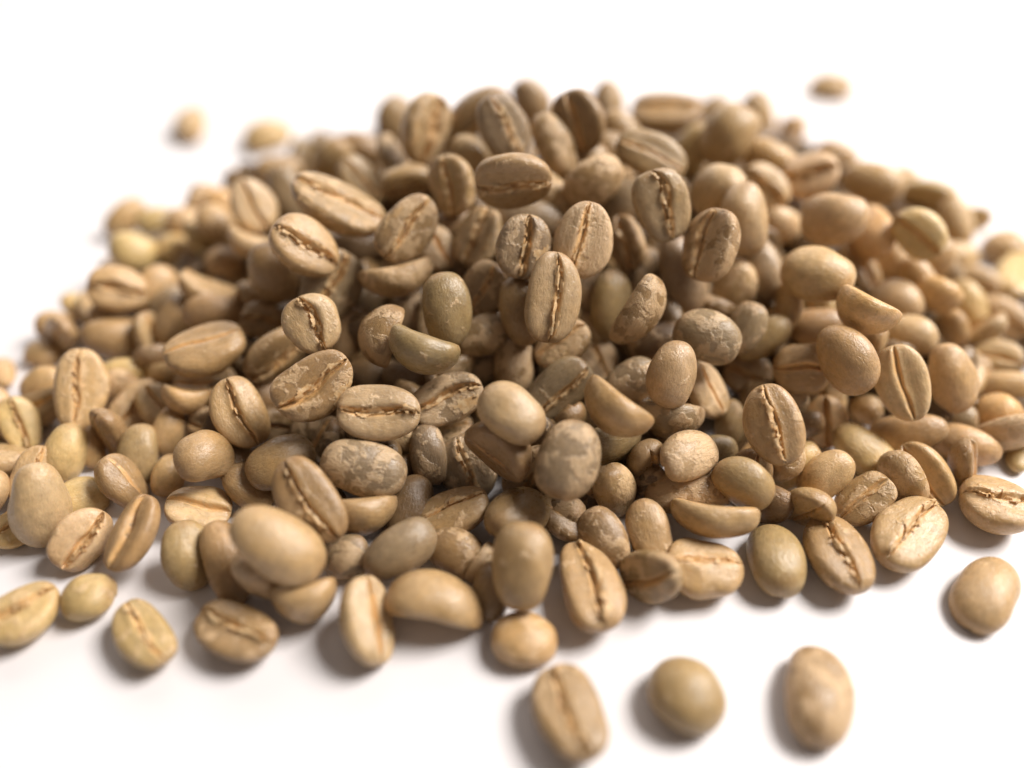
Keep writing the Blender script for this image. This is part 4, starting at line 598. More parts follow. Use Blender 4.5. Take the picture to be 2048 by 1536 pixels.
HEAP = [
  (81.09,86.35,3.24,0.206,-0.097,-0.641,-0.733,0.89),
  (74.02,71.18,2.87,0.166,-0.22,-0.054,0.96,0.97),
  (79.59,81.12,4.78,0.339,-0.58,0.397,0.626,1.06),
  (88.67,96.52,2.76,0.413,-0.099,0.284,0.86,0.89),
  (8.93,58.08,3.32,0.172,0.25,-0.41,0.86,0.93),
  (-61.18,94.9,2.88,0.155,-0.173,0.195,-0.953,0.98),
  (45.73,106.52,14.3,0.005,0.197,-0.054,0.979,0.91),
  (86.57,93.2,3.72,0.303,-0.329,-0.37,-0.814,0.88),
  (-40.79,80.55,3.26,0.363,-0.026,-0.557,0.746,0.97),
  (47.69,101.64,11.11,0.01,0.433,-0.567,-0.701,1.03),
  (-4.05,69.33,6.06,0.441,-0.351,-0.319,0.762,0.89),
  (-54.21,108.25,2.43,0.404,-0.088,-0.273,0.869,0.89),
  (60.05,74.13,3.19,0.576,-0.31,0.451,-0.607,1.07),
  (15.79,82.26,5.42,0.179,0.243,0.099,-0.948,0.88),
  (34.31,143.61,4.65,0.283,0.586,-0.294,-0.7,1.06),
  (-55.21,102.28,2.92,0.603,0.088,0.201,-0.767,0.93),
  (10.73,130.13,7.59,0.363,0.388,-0.004,-0.847,1.08),
  (34.89,129.11,9.94,0.061,-0.104,-0.431,-0.894,1.09),
  (-4.62,135.76,7.9,0.197,-0.65,-0.515,-0.522,0.88),
  (26.51,129.29,8.28,0.052,0.137,0.425,0.893,0.92),
  (-26.2,100.56,10.64,0.384,-0.142,-0.622,-0.668,1.04),
  (14.01,69.41,3.52,0.009,-0.037,0.579,0.814,1.09),
  (-14.37,119.36,3.71,0.541,0.125,0.399,-0.73,0.99),
  (50.62,139.25,4.38,0.607,0.119,0.516,-0.592,0.88),
  (40.96,110.18,7.16,0.664,0.086,0.032,0.742,1.01),
  (-43.81,116.04,4.86,0.051,0.609,0.228,-0.758,1.02),
  (-23.61,136.89,7.24,0.537,0.143,-0.292,0.779,0.94),
  (-2.41,153.97,4.44,0.027,0.531,0.402,0.745,0.98),
  (60.64,127.39,3.76,0.061,-0.323,-0.06,0.943,0.94),
  (57.69,122.56,3.53,0.502,-0.233,-0.354,-0.754,0.94),
  (-6.92,133.45,12.53,0.621,0.215,-0.213,0.723,1.01),
  (-9.4,156.6,5,0.468,0.299,-0.327,-0.765,0.99),
  (-30.79,83.38,3.91,0.037,-0.545,-0.518,0.658,0.91),
  (-38.97,125.9,3.27,0.055,0.465,0.312,0.826,0.91),
  (6.03,103.47,8.75,0.024,-0.487,-0.15,0.86,0.9),
  (-47.71,114.03,4.91,0.056,0.673,-0.088,0.732,1.04),
  (-37.01,94.78,4.68,0.237,-0.516,0.251,0.784,1),
  (75.82,116.66,2.82,0.606,0.129,0.345,0.705,0.95),
  (42.03,137.9,5.25,0.189,0.303,0.474,0.804,1),
  (10.51,121.2,4.98,0.036,-0.528,0.211,0.822,1.07),
  (48.88,127.47,4.57,0.065,-0.643,-0.426,-0.633,0.95),
  (4.74,145.31,6.63,0.046,0.672,-0.237,0.7,0.99),
  (-3.63,108.1,13.85,0.296,-0.549,-0.225,0.749,1.07),
  (27.57,154.95,4.49,0.27,0.555,-0.293,0.73,0.9),
  (41.07,88.3,3.72,0.435,-0.148,0.163,0.873,0.9),
  (-45.35,107.56,5.9,0.49,-0.065,-0.24,0.836,0.97),
  (-10.9,108.36,8.59,0.547,0.06,0.33,-0.767,0.91),
  (40.59,93.35,11.5,0.483,-0.255,0.244,-0.801,1.08),
  (-13.22,99.84,12.29,0.132,-0.034,-0.553,0.822,0.88),
  (11.43,155.47,3.52,0.289,-0.141,0.551,-0.77,0.9),
  (21.04,110.25,8.27,0.564,-0.066,-0.308,-0.764,0.99),
  (32.74,151.92,4.84,0.288,-0.636,0.195,-0.689,0.99),
  (-31.78,132.63,7.01,0.304,0.243,0.316,-0.865,1.08),
  (-2.5,117.33,14.47,0.336,0.105,-0.439,0.827,0.93),
  (-32.83,142.47,4.59,0.14,0.292,-0.502,-0.802,0.94),
  (30.12,100.8,12.79,0.151,0.382,0.527,-0.744,1.05),
  (28.82,85.04,5.19,0.604,0.294,-0.019,0.74,1.06),
  (-7.88,165.68,3.42,0.457,-0.396,0.38,-0.7,0.91),
  (-17.32,131.28,3.71,0.673,-0.028,0.022,-0.738,0.97),
  (-6.14,82.21,3.01,0.096,-0.022,-0.205,0.974,0.94),
  (-4.43,160.34,4.58,0.495,0.498,0.446,-0.555,0.91),
  (-54.39,122.21,2.68,0.614,-0.09,0.098,0.778,0.97),
  (10.1,113.18,12.78,0.078,-0.691,-0.057,0.716,0.97),
  (54.66,137.92,3.86,0.413,-0.232,0.375,-0.797,1.07),
  (18.42,102.16,9.11,0.139,0.454,-0.344,-0.81,1.06),
  (-34.03,103.32,4.28,0.625,0.143,-0.472,0.605,1.08),
  (-13.54,89.44,4.06,0.05,-0.209,0.639,0.738,0.9),
  (21.58,99.65,15.14,0.562,-0.102,0.525,-0.631,1.03),
  (18.96,108.59,12.83,0.644,-0.034,-0.139,-0.751,1.01),
  (32.48,120.4,13.67,0.56,0.162,-0.564,-0.585,1.01),
  (18.18,119.87,4.16,0.574,0.333,-0.448,0.599,0.9),
  (28.63,95.58,14.83,0.097,-0.203,-0.356,0.907,1.05),
  (-32.2,119.59,6.77,0.1,0.682,-0.064,-0.722,0.99),
  (-2.98,102.4,11.95,0.107,0.014,0.561,-0.821,1.05),
  (31.33,127.1,2.95,0.146,-0.235,0.059,0.959,0.96),
  (4.39,109.89,9.33,0.16,0.081,0.497,-0.849,1.09),
  (-23.17,117.95,8.07,0.163,-0.676,0.333,0.637,1.02),
  (-27.21,105.47,5.1,0.233,0.363,-0.355,0.829,0.94),
  (-44.79,124.7,4.89,0.244,-0.26,0.323,0.877,0.94),
  (26.5,93.61,4.14,0.366,0.073,-0.569,-0.733,0.96),
  (28.01,118.72,9.25,0.685,0.107,0.463,-0.553,0.92),
  (-37.91,137.07,4.38,0.254,0.083,0.007,-0.964,0.88),
  (54.74,96.28,3.69,0.137,-0.343,0.225,-0.902,0.93),
  (-31.5,98.93,6.19,0.208,0.625,-0.253,0.709,0.91),
  (2.85,115.91,18.58,0.627,0.016,0.516,-0.584,0.91),
  (47.64,91.38,6.83,0.382,-0.537,-0.453,0.6,0.93),
  (-8.02,128.18,4.58,0.264,-0.507,-0.367,-0.734,1),
  (7.63,123.63,11.77,0.05,0.312,0.038,-0.948,0.96),
  (-38.17,112.7,4.64,0.318,0.399,-0.225,0.83,1.09),
  (8.79,118.1,18.16,0.313,0.112,0.263,-0.906,1.08),
  (50.73,130.25,2.99,0.321,-0.183,-0.375,0.85,1),
  (-49.18,93.84,2.77,0.466,0.382,-0.428,-0.674,0.9),
  (-4.37,145.43,3.48,0.42,0.233,0.363,-0.798,0.94),
  (51.8,116.13,8.02,0.572,0.391,0.278,-0.665,1.08),
  (66.88,102.99,4.21,0.196,0.161,-0.249,-0.935,0.95),
  (35.61,118.82,3.75,0.357,-0.176,-0.585,-0.707,0.95),
  (-20.73,112.74,4.34,0.038,-0.511,-0.318,-0.798,1.02),
  (17.4,165.32,2.9,0.259,-0.055,-0.133,0.955,0.93),
  (47.27,82.84,5.78,0.471,0.379,-0.292,-0.741,0.93),
  (51.6,101.1,6.64,0.262,-0.532,0.078,0.802,1.03),
  (-58.88,112.84,3.62,0.463,0.333,-0.076,0.818,0.98),
  (2.27,155.84,3.45,0.548,-0.026,-0.347,0.76,0.9),
  (-64.57,106.79,2.99,0.369,-0.319,0.479,-0.73,0.97),
  (21.52,135.77,5.88,0.317,0.548,0.143,0.761,0.95),
  (60.46,113.48,2.68,0.647,-0.197,0.103,-0.73,0.93),
  (3.49,130.1,3.79,0.546,-0.413,-0.087,0.724,0.89),
  (13.94,95.31,6.76,0.158,0.395,0.337,-0.84,0.95),
  (2.73,87.43,8.33,0.264,-0.385,0.314,0.827,0.91),
  (-37.29,120.17,8.1,0.181,0.022,-0.465,-0.866,0.97),
  (-8.15,85.52,7.63,0.299,-0.179,-0.449,-0.823,1.01),
  (-7.12,105.47,16.76,0.059,0.309,-0.425,-0.849,0.97),
  (-30.01,147.55,3.93,0.287,0.204,0.417,-0.838,1.07),
  (29.9,114.83,11.21,0.626,0.233,0.304,0.679,0.96),
  (-23.8,130.3,7.28,0.6,-0.123,-0.015,0.79,0.93),
  (43.28,104.97,5.09,0.09,-0.148,-0.273,-0.946,0.89),
  (-0.36,129.84,10.39,0.392,-0.351,0.526,0.669,0.9),
  (66.13,96.76,3.76,0.143,-0.353,0.22,0.898,1.01),
  (6.7,83.99,3.39,0.448,-0.043,0.084,0.889,1.04),
  (30.74,107.34,6.3,0.136,-0.379,0.242,0.883,1.09),
  (-30.59,93.68,9.79,0.269,0.596,0.04,-0.755,1.06),
  (14.42,115.8,7.52,0.267,0.297,0.527,0.75,0.9),
  (39.05,113.86,4.55,0.457,0.367,-0.078,0.806,0.96),
  (12.22,101.3,8.79,0.675,-0.064,0.214,-0.703,0.9),
  (40.58,148.82,4.37,0.137,0.669,-0.468,0.56,1),
  (-20.98,141.84,5.7,0.417,0.151,0.609,0.658,0.99),
  (14.05,151.56,3.93,0.45,0.03,-0.449,0.772,1.04),
  (22.16,72.57,3.29,0.251,0.214,0.037,-0.944,1.07),
  (-28.96,115.44,10.25,0.625,-0.015,-0.495,-0.603,0.97),
  (35.25,95.14,6.37,0.004,-0.702,-0.427,-0.569,1.02),
  (16.86,116.34,13.98,0.412,0.472,-0.464,-0.626,1.01),
  (-7.59,133.46,4.42,0.602,-0.243,0.213,-0.73,0.9),
  (44.27,119.02,3.82,0.364,-0.232,0.357,0.829,0.96),
  (51.11,146.62,4.44,0.405,-0.26,-0.402,-0.779,1.05),
  (-24.2,105.7,11.49,0.484,0.319,-0.549,0.602,0.92),
  (47.51,96.2,9.01,0.275,-0.319,0.253,0.871,0.88),
  (31.12,139.47,6.4,0.004,-0.502,-0.083,-0.861,1),
  (49.52,118.98,2.83,0.529,-0.241,-0.434,0.688,0.91),
  (-17.98,71.09,3.24,0.024,-0.198,-0.207,-0.958,1.01),
  (43.49,147.06,3.54,0.321,0.147,-0.269,-0.896,0.9),
  (67.86,133.55,2.89,0.058,0.17,0.266,0.947,0.99),
  (2.41,48.98,3.48,0.49,-0.433,-0.054,0.755,0.89),
  (-18.86,109.83,15.12,0.215,-0.054,0.489,0.844,1.07),
  (45.89,99.17,4.33,0.534,0.356,-0.305,0.704,0.97),
  (-42.78,94.45,2.68,0.487,-0.014,0.091,-0.868,1.04),
  (5.81,139.23,4,0.014,0.305,0.073,-0.949,0.93),
  (59.13,147.11,3.12,0.193,-0.067,-0.37,-0.906,0.99),
  (36.63,153.44,3.56,0.518,-0.353,0.06,-0.777,0.97),
  (37.59,131.92,3.53,0.411,0.099,-0.252,0.87,0.95),
  (37.98,90.52,5.99,0.394,0.093,-0.007,-0.915,0.9),
  (-15.3,145.14,6.01,0.488,0.2,-0.597,-0.605,0.88),
  (62.35,83.63,3.96,0.008,0.371,-0.54,0.755,0.98),
  (-8.91,96.17,4.92,0.396,0.527,0.067,0.749,1.09),
  (43.72,124.47,6.85,0.516,-0.249,-0.264,-0.776,0.9),
  (-37.27,111.01,7.69,0.126,0.421,-0.282,0.853,0.95),
  (56.69,88.1,4.7,0.621,-0.106,-0.452,0.632,0.89),
  (29.95,99.3,4.27,0.195,-0.521,-0.535,0.636,0.96),
  (-19.18,122.79,12.52,0.584,-0.099,0.165,-0.788,0.94),
  (-13.94,132.42,10.87,0.091,-0.491,0.259,-0.827,1.06),
  (14.74,88.21,7.78,0.503,-0.041,0.04,-0.862,0.89),
  (10.19,150.07,5.15,0.133,-0.348,-0.435,0.82,1.03),
  (-1.4,129.14,4.02,0.106,-0.421,-0.139,0.89,1.03),
  (-11.76,141.45,8.42,0.509,0.044,-0.419,-0.751,1.01),
  (-26.46,157.36,3.26,0.25,0.02,-0.448,-0.858,1.03),
  (0.9,103.4,19.8,0.161,-0.375,-0.645,-0.646,0.97),
  (81.98,122.21,3.23,0.284,-0.132,0.027,-0.95,0.89),
  (-9.24,113.72,13.51,0.324,-0.453,-0.037,-0.829,0.96),
  (-2.37,137.82,2.59,0.011,-0.007,-0.153,-0.988,0.99),
  (10.09,108.2,5.32,0.639,-0.054,-0.434,0.633,0.94),
  (4.94,76.54,3.31,0.423,0.531,0.422,0.6,0.93),
  (-17.11,155.77,2.62,0.15,-0.134,0.129,-0.971,0.95),
  (55.05,107.67,5.71,0.084,0.625,0.399,-0.666,0.9),
  (8.31,133.91,12.97,0.412,0.108,0.623,-0.656,1.03),
  (-28.52,87.56,9.41,0.391,0.099,-0.171,-0.899,1.08),
  (43.36,131.04,8.14,0.124,-0.376,-0.269,-0.878,0.96),
  (-5.1,121.43,10.34,0.281,0.376,-0.31,0.826,0.95),
  (19.36,157.85,3.82,0.557,-0.174,-0.479,-0.656,0.93),
  (-20.24,84.54,4.39,0.148,-0.33,-0.118,0.925,0.92),
  (59.46,103.25,2.99,0.484,-0.163,0.296,-0.807,1.01),
  (-33.01,108.84,9.31,0.032,0.63,-0.312,0.71,0.89),
  (69.37,113.46,3.66,0.168,-0.117,-0.462,-0.863,1.09),
  (-30.77,126.2,4.61,0.244,0.609,-0.094,0.749,0.98),
  (16.18,146.05,5.74,0.47,0.168,-0.432,0.752,0.95),
  (7.16,115.53,5.84,0.589,-0.139,0.186,0.774,0.91),
  (-12.7,107.85,17.43,0.495,-0.499,0.427,-0.569,0.94),
  (36.04,112.9,13.43,0.175,0.337,0.553,0.742,0.88),
  (48.03,108.5,7.1,0.118,0.633,0.444,-0.624,0.93),
  (5.48,160.31,4.05,0.167,0.673,0.252,-0.675,0.89),
  (4.57,96.29,4.24,0.302,-0.148,0.099,-0.937,0.93),
  (32.28,160.57,3.34,0.467,-0.207,-0.262,0.819,1.03),
  (5.23,105.64,16.96,0.35,0.57,-0.514,0.537,0.95),
  (-47.74,83.96,3.05,0.268,0.247,-0.552,-0.751,0.93),
  (41.26,80.58,5.72,0.429,-0.138,0.015,-0.892,0.93),
  (71.38,124.59,3.59,0.581,0.235,0.547,0.555,0.98),
  (2.17,134.82,8.12,0.64,-0.131,-0.134,0.745,1.08),
  (-11.86,110.5,4.1,0.036,-0.025,0.591,-0.805,1.07),
  (-14.54,79.79,6.99,0.516,-0.337,-0.098,0.781,0.96),
  (51.25,152.98,3.14,0.234,-0.108,-0.078,-0.963,1.07),
  (14.62,130.15,4.15,0.104,0.571,0.153,-0.8,0.88),
  (-9.18,118.69,6.96,0.276,-0.512,0.052,-0.812,0.89),
  (-0.95,123.1,15.8,0.216,-0.205,0.091,0.95,0.93),
  (-16.3,162.94,3.07,0.535,-0.384,0.219,-0.72,0.97),
  (-10.39,105.23,4.04,0.426,-0.025,-0.153,0.892,0.92),
  (25.69,97.36,6.34,0.21,-0.664,0.038,0.717,0.99),
  (23.63,149.85,5.65,0.029,-0.352,0.44,-0.826,0.9),
  (-14.2,94.53,10.91,0.456,-0.059,-0.464,-0.757,0.99),
  (35.7,118.13,9.21,0.689,-0.153,0.25,0.662,0.96),
  (-51.71,98.61,3.08,0.407,0.031,0.309,-0.859,0.98),
  (-27.39,77.41,4.25,0.118,-0.508,0.167,-0.837,0.94),
  (12.01,100.71,18.31,0.117,0.175,-0.585,-0.783,1),
  (-27.89,92.74,4.94,0.453,-0.241,0.01,0.858,1),
  (20.87,142.07,8.31,0.578,0.016,-0.419,0.7,0.9),
  (62.27,91.16,4.53,0.15,-0.328,-0.021,0.932,0.88),
  (17.67,73.07,6.2,0.341,0.039,-0.059,-0.937,0.9),
  (43.36,153.31,3.76,0.234,0.312,0.548,-0.74,1),
  (-27.76,114.19,3.22,0.253,-0.216,-0.467,0.819,1.04),
  (67.32,108.68,3.75,0.194,-0.216,0.351,0.89,1.03),
  (6.59,89.07,15.88,0.303,-0.337,-0.393,0.8,1.05),
  (3.54,118.68,10.97,0.336,-0.505,0.209,-0.767,0.96),
  (12.16,96.46,15.46,0.121,0.123,0.335,0.926,0.94),
  (25.43,146.16,7.35,0.189,0.095,-0.553,-0.806,0.9),
  (24.3,126.37,13.3,0.365,0.224,-0.182,-0.885,0.96),
  (11.52,142.57,4.41,0.472,0.288,0.188,-0.812,0.92),
  (-6.13,114.94,18.09,0.202,0.15,0.65,-0.718,1.01),
  (-37.13,102.78,9.24,0.099,0.578,0.33,0.739,0.9),
  (-20.99,65.38,3.28,0.402,-0.39,-0.285,0.777,1.01),
  (26.85,106.97,12.84,0.241,-0.313,0.199,-0.897,0.89),
  (11.17,138.2,9.41,0.374,0.19,-0.055,-0.906,0.91),
  (62.7,137.19,4.37,0.138,0.579,0.52,-0.612,0.99),
  (14.74,125.37,6.28,0.202,-0.207,0.142,0.947,1),
  (33.72,134.97,7.04,0.311,-0.47,0.18,0.806,0.94),
  (13.35,107.78,15.38,0.691,-0.081,-0.457,0.554,1.04),
  (31.86,87.69,9,0.633,-0.154,-0.481,0.586,0.88),
  (-10.4,123.79,13.19,0.228,-0.254,0.166,0.925,0.92),
  (64.03,76.59,3.33,0.637,0.189,0.274,0.696,0.88),
  (7.48,96.84,10.98,0.04,0.692,0.454,0.56,0.95),
  (59.38,94.53,3.24,0.351,-0.193,0.472,-0.785,0.95),
  (23.96,141.69,3.71,0.073,-0.226,0.458,0.857,0.92),
  (55.26,75.77,3.75,0.258,0.626,-0.245,-0.694,0.92),
  (-26.6,145.07,3.71,0.375,-0.475,0.143,0.783,0.92),
  (5.77,165.04,3.7,0.243,-0.315,-0.496,0.772,1.08),
  (11.49,161.17,3.71,0.139,0.524,-0.168,-0.823,0.88),
  (34.29,108.7,12.62,0.003,0.418,0.189,0.889,1.01),
  (27.08,133.06,3.62,0.247,-0.298,0.498,-0.776,0.97),
  (21.67,117.66,15.76,0.316,-0.591,0.314,-0.672,1.07),
  (-49.55,119.28,4.23,0.457,-0.528,0.154,0.699,1.02),
  (5.72,83.21,7.17,0.519,0.106,0.547,0.648,0.88),
  (15.88,128.15,14.79,0.605,-0.156,-0.144,-0.767,0.98),
  (-48.39,106.04,3.39,0.178,-0.315,0.016,-0.932,0.98),
  (0.45,112.62,4.34,0.454,-0.404,-0.373,-0.701,0.91),
  (7.44,102.71,18.69,0.039,0.516,-0.512,0.686,0.91),
  (-3.73,95.54,12.7,0.446,-0.474,-0.314,-0.691,1.08),
  (-3.09,94.86,4.6,0.479,-0.401,-0.11,0.773,0.96),
  (10.3,135.75,3.8,0.267,-0.224,0.028,-0.937,1.01),
  (-41.31,100.26,6.7,0.203,0.527,0.513,0.647,0.95),
  (-20.6,150.47,4.96,0.053,0.687,0.039,0.724,1.05),
  (21.29,133.45,11.61,0.63,-0.119,-0.529,0.556,0.96),
  (-18.33,94.23,4.67,0.132,-0.68,0.067,-0.718,0.92),
  (-34.01,88.6,5.58,0.626,-0.315,0.495,-0.514,0.95),
  (66.54,128.19,4.36,0.325,-0.486,-0.53,-0.615,0.89),
  (45.58,112.77,3.74,0.181,-0.21,0.668,0.691,0.91),
  (-42.44,130.77,3.45,0.207,-0.118,0.587,0.774,0.92),
  (48.24,88.86,2.51,0.203,0.072,0.138,0.967,0.99),
  (24.9,123.71,10.45,0.357,0.108,-0.09,-0.923,1),
  (52.93,83.05,3.07,0.583,0.29,0.024,-0.759,0.89),
  (-20.97,79.6,3.25,0.124,0.208,0.482,-0.842,0.89),
  (-11.35,150.86,6.76,0.204,-0.512,0.574,0.606,0.95),
  (35.56,101.57,10.15,0.517,0.326,0.468,0.639,0.95),
  (55.88,126.6,5.39,0.206,-0.529,0.449,0.69,0.98),
  (-21.51,101.59,13.98,0.322,0.248,0.328,0.853,0.96),
  (-16.75,116.96,13.57,0.468,0.076,-0.465,-0.748,0.93),
  (-14.99,124.18,7.24,0.039,0.303,-0.561,-0.769,0.88),
  (22.54,105.55,17.9,0.037,-0.216,-0.643,0.734,1.08),
  (-12.31,160.84,2.88,0.532,0.38,-0.268,-0.707,0.93),
  (25.41,112.18,15.28,0.083,-0.049,-0.153,0.984,1.08),
  (-13.72,99.66,3.63,0.423,0.175,0.426,0.78,0.91),
  (58.5,133,4.83,0.305,-0.535,-0.35,-0.706,0.97),
  (-24.47,120.65,4.04,0.095,0.677,-0.481,-0.549,0.93),
  (27.79,120.22,2.68,0.601,0.278,0.274,0.698,0.92),
  (-25.76,110.32,9.72,0.096,-0.426,0.612,0.66,1.02),
  (1.96,66.19,5.44,0.361,-0.13,0.612,0.692,1.06),
  (27.18,160.26,3.75,0.117,0.679,0.429,-0.584,0.89),
  (-27.55,137.93,5.3,0.442,0.468,0.482,0.594,1.02),
  (10,89.65,5.02,0.177,0.144,-0.436,0.87,1.08),
  (-1.39,171.97,2.89,0.409,-0.115,-0.122,-0.897,0.88),
  (11.9,120.58,14.38,0.673,0.164,0.423,-0.584,1.03),
  (-7.01,141.22,4.77,0.177,0.388,-0.249,-0.87,1.03),
  (-4.62,89.35,6.68,0.31,0.041,-0.469,0.826,1),
  (-26.69,152.84,3.16,0.193,-0.187,-0.246,-0.931,0.92),
  (6.37,127.58,7.93,0.188,0.621,-0.411,-0.64,0.88),
  (-17.66,104.27,11.21,0.213,-0.415,0.126,0.875,1),
  (44.7,112.7,11.41,0.053,0.16,-0.441,0.881,0.93),
  (21.35,117.25,4.7,0.23,0.476,-0.47,0.707,1),
  (38.51,123.4,10.84,0.066,-0.555,0.523,0.643,0.92),
  (50.87,122.15,7.75,0.339,-0.116,-0.493,0.793,1.09),
  (39.12,98.16,5.5,0.029,-0.59,-0.014,0.807,0.98),
  (44.86,140.35,3.43,0.185,0.015,-0.54,0.821,0.94),
  (35.18,82.69,7.4,0.324,-0.567,-0.362,0.665,0.96),
  (-21.35,93.09,11.67,0.458,-0.483,0.17,-0.726,0.9),
  (44.97,118.83,10.64,0.324,-0.349,-0.456,-0.752,1.07),
  (10.34,92.81,12.75,0.046,-0.28,0.621,-0.73,0.92),
  (41.41,124.93,3.5,0.496,-0.166,0.037,-0.852,1.03),
  (16.68,137.83,4.39,0.102,-0.627,-0.26,0.727,0.91),
  (0.28,142.36,3.53,0.121,-0.392,-0.316,0.855,0.89),
  (20.99,103.24,3.42,0.469,0.142,0.246,-0.837,1.07),
  (27.47,131.91,9.4,0.022,-0.144,-0.691,-0.708,0.93),
  (-61.13,100.21,3.24,0.314,-0.019,0.609,-0.728,0.89),
  (32.75,65.01,3.32,0.223,0.316,-0.134,-0.912,0.89),
  (38.47,119.1,12.3,0.166,0.374,-0.051,0.911,0.88),
  (68.87,140.82,2.97,0.563,0.233,0.311,0.729,0.88),
  (26.81,137.43,10.53,0.031,0.267,0.516,0.813,0.88),
  (22.04,86.49,7.27,0.357,0.535,-0.017,0.765,0.88),
  (-38.67,105.5,3.35,0.465,0.003,0.596,-0.654,0.92),
  (20.3,127.07,4.4,0.127,-0.124,0.473,0.863,0.96),
  (9.52,127.57,13.58,0.293,0.292,-0.524,0.745,0.98),
  (-26.49,130.9,3.71,0.425,0.025,0.296,0.855,1.02),
  (65.07,120.44,4.28,0.236,0.345,0.602,-0.68,0.97),
  (31.73,114.39,5.49,0.514,0.448,-0.127,0.72,0.9),
  (-1.39,102.16,7.33,0.086,0.061,-0.364,0.925,0.92),
  (-38.59,117.48,3.13,0.015,0.003,0.429,-0.903,0.93),
  (25.66,109.36,6.8,0.401,-0.454,0.483,-0.633,0.92),
  (-5.34,126.71,10.88,0.579,0.26,0.124,-0.763,0.89),
  (0.63,97.34,12.99,0.026,0.319,0.556,0.768,0.99),
  (-1.47,120.47,3.02,0.533,-0.148,0.148,-0.82,0.94),
  (1.56,149.89,7.11,0.012,0.113,-0.671,-0.732,1),
  (58.05,111.49,6.52,0.026,-0.384,-0.465,0.797,0.88),
  (20.61,79.92,3.48,0.153,0.295,-0.397,-0.856,1.03),
  (-26.71,71.93,4.11,0.513,0.477,0.43,-0.57,0.89),
  (-12.96,97.37,15.15,0.495,0.184,-0.369,0.765,0.89),
  (-21.13,98.21,5.33,0.571,-0.276,0.366,-0.681,0.95),
  (-1.57,164.23,2.68,0.408,0.045,0.261,0.874,0.95),
  (-69.07,108.52,2.49,0.679,-0.149,-0.008,-0.718,0.89),
  (-8.19,73.22,3,0.177,0.182,0.22,-0.942,0.93),
  (-24.45,100.78,4.88,0.512,0.396,0.18,0.741,0.89),
  (17.68,85.77,3.15,0.499,0.29,0.015,0.817,0.96),
  (-25.56,87.16,4.18,0.259,-0.352,-0.171,0.883,0.9),
  (35.94,108.09,4.45,0.434,-0.356,-0.116,0.819,0.97),
  (15.13,101.27,11.79,0.601,-0.327,0.02,-0.729,0.96),
  (59.41,118.41,6.15,0.329,0.395,-0.561,-0.65,0.99),
  (-5.28,115.91,7.79,0.226,0.612,-0.02,0.758,1.06),
  (-10.97,85.89,3.55,0.159,-0.289,-0.543,-0.772,0.88),
  (41.27,160.4,3.49,0.621,-0.268,-0.001,-0.736,1.08),
  (-4.76,102.04,4.7,0.051,-0.364,0.246,-0.897,1.05),
  (20.39,96.31,7.05,0.428,0.376,0.353,-0.742,0.96),
  (-40.86,88.75,3.22,0.12,0.013,-0.22,-0.968,1.03),
  (20.54,92.87,7.87,0.052,-0.001,-0.285,0.957,0.98),
  (-6.32,150.54,3.64,0.13,-0.179,-0.558,0.8,1.06),
  (35.71,95.29,12.64,0.242,0.376,0.113,-0.887,0.97),
  (47.9,133.92,6.58,0.345,-0.496,0.028,0.796,0.88),
  (-3.01,110.52,6.58,0.274,-0.632,-0.438,-0.578,0.93),
  (-36.06,131.09,3.44,0.495,-0.473,0.253,-0.683,0.95),
  (-30.12,103.47,10.96,0.454,0.187,-0.611,-0.621,0.88),
  (-22.26,53.79,3.33,0.484,0.302,0.07,0.818,0.88),
  (-10.64,119.28,11.87,0.27,-0.089,0.516,0.808,0.89),
  (3.64,109.46,14.19,0.571,0.256,-0.098,0.774,0.93),
  (1.37,71.89,3.42,0.107,0.146,0.32,0.93,0.96),
  (38.79,103.89,12.14,0.269,-0.451,0.18,-0.832,0.94),
  (-0.93,114.41,9.88,0.375,-0.243,0.032,0.894,1.06),
  (-1.47,110.9,17.34,0.177,0.625,0.517,-0.558,0.94),
  (4.05,109.65,20.74,0.504,0.13,-0.261,-0.813,1.06),
  (-16.85,134.55,8.14,0.483,0.5,0.255,0.672,1),
  (0.52,133.26,13.74,0.03,0.367,-0.467,-0.804,0.91),
  (24.7,102.55,7.29,0.041,-0.537,0.107,-0.835,0.9),
  (29.61,90.32,4.8,0.403,-0.026,0.513,-0.757,1.05),
  (77.26,110.15,2.79,0.105,-0.108,0.185,-0.971,0.94),
  (-18.83,108.59,5.48,0.265,0.416,-0.579,-0.649,0.9),
  (4.69,123.25,14.9,0.329,-0.303,-0.005,0.895,0.91),
  (64.79,115.46,4.87,0.352,0.576,-0.35,0.649,0.96),
  (51.6,90.31,7.96,0.407,-0.321,-0.546,0.658,0.93),
  (8.96,142.7,10.52,0.013,0.57,-0.471,-0.673,0.89),
  (-4.61,100.9,18.37,0.134,0.292,0.18,0.93,0.92),
  (-18.32,88.71,8.01,0.284,-0.158,-0.637,0.699,1),
  (-37.82,83.22,5.28,0.237,0.257,0.343,0.872,0.95),
  (-1.07,90.53,10.7,0.547,-0.169,-0.423,-0.702,0.94),
  (24.6,156.64,3.11,0.383,-0.324,0.216,-0.838,1),
  (-15.94,152.48,4.84,0.284,-0.274,-0.051,-0.918,0.89),
  (5.15,138.09,7.48,0.445,0.465,0.025,-0.765,0.91),
  (7.46,145.96,2.78,0.625,0.021,-0.205,-0.753,0.88),
  (-14.78,114.75,8.65,0.43,0.017,-0.322,-0.843,0.88),
  (-24.79,63.71,2.87,0.665,-0.059,0.326,0.67,0.88),
  (15.43,108.07,5.44,0.473,0.366,-0.554,-0.58,1.02),
  (-0.07,98.01,8.13,0.179,0.053,-0.153,0.97,0.98),
  (-38.92,66.36,4.04,0.586,0.089,0.467,-0.656,0.99),
  (-26.93,124.29,10.56,0.054,-0.434,0.622,-0.649,1.01),
  (-4.45,141.24,10.48,0.135,-0.233,-0.144,0.952,0.94),
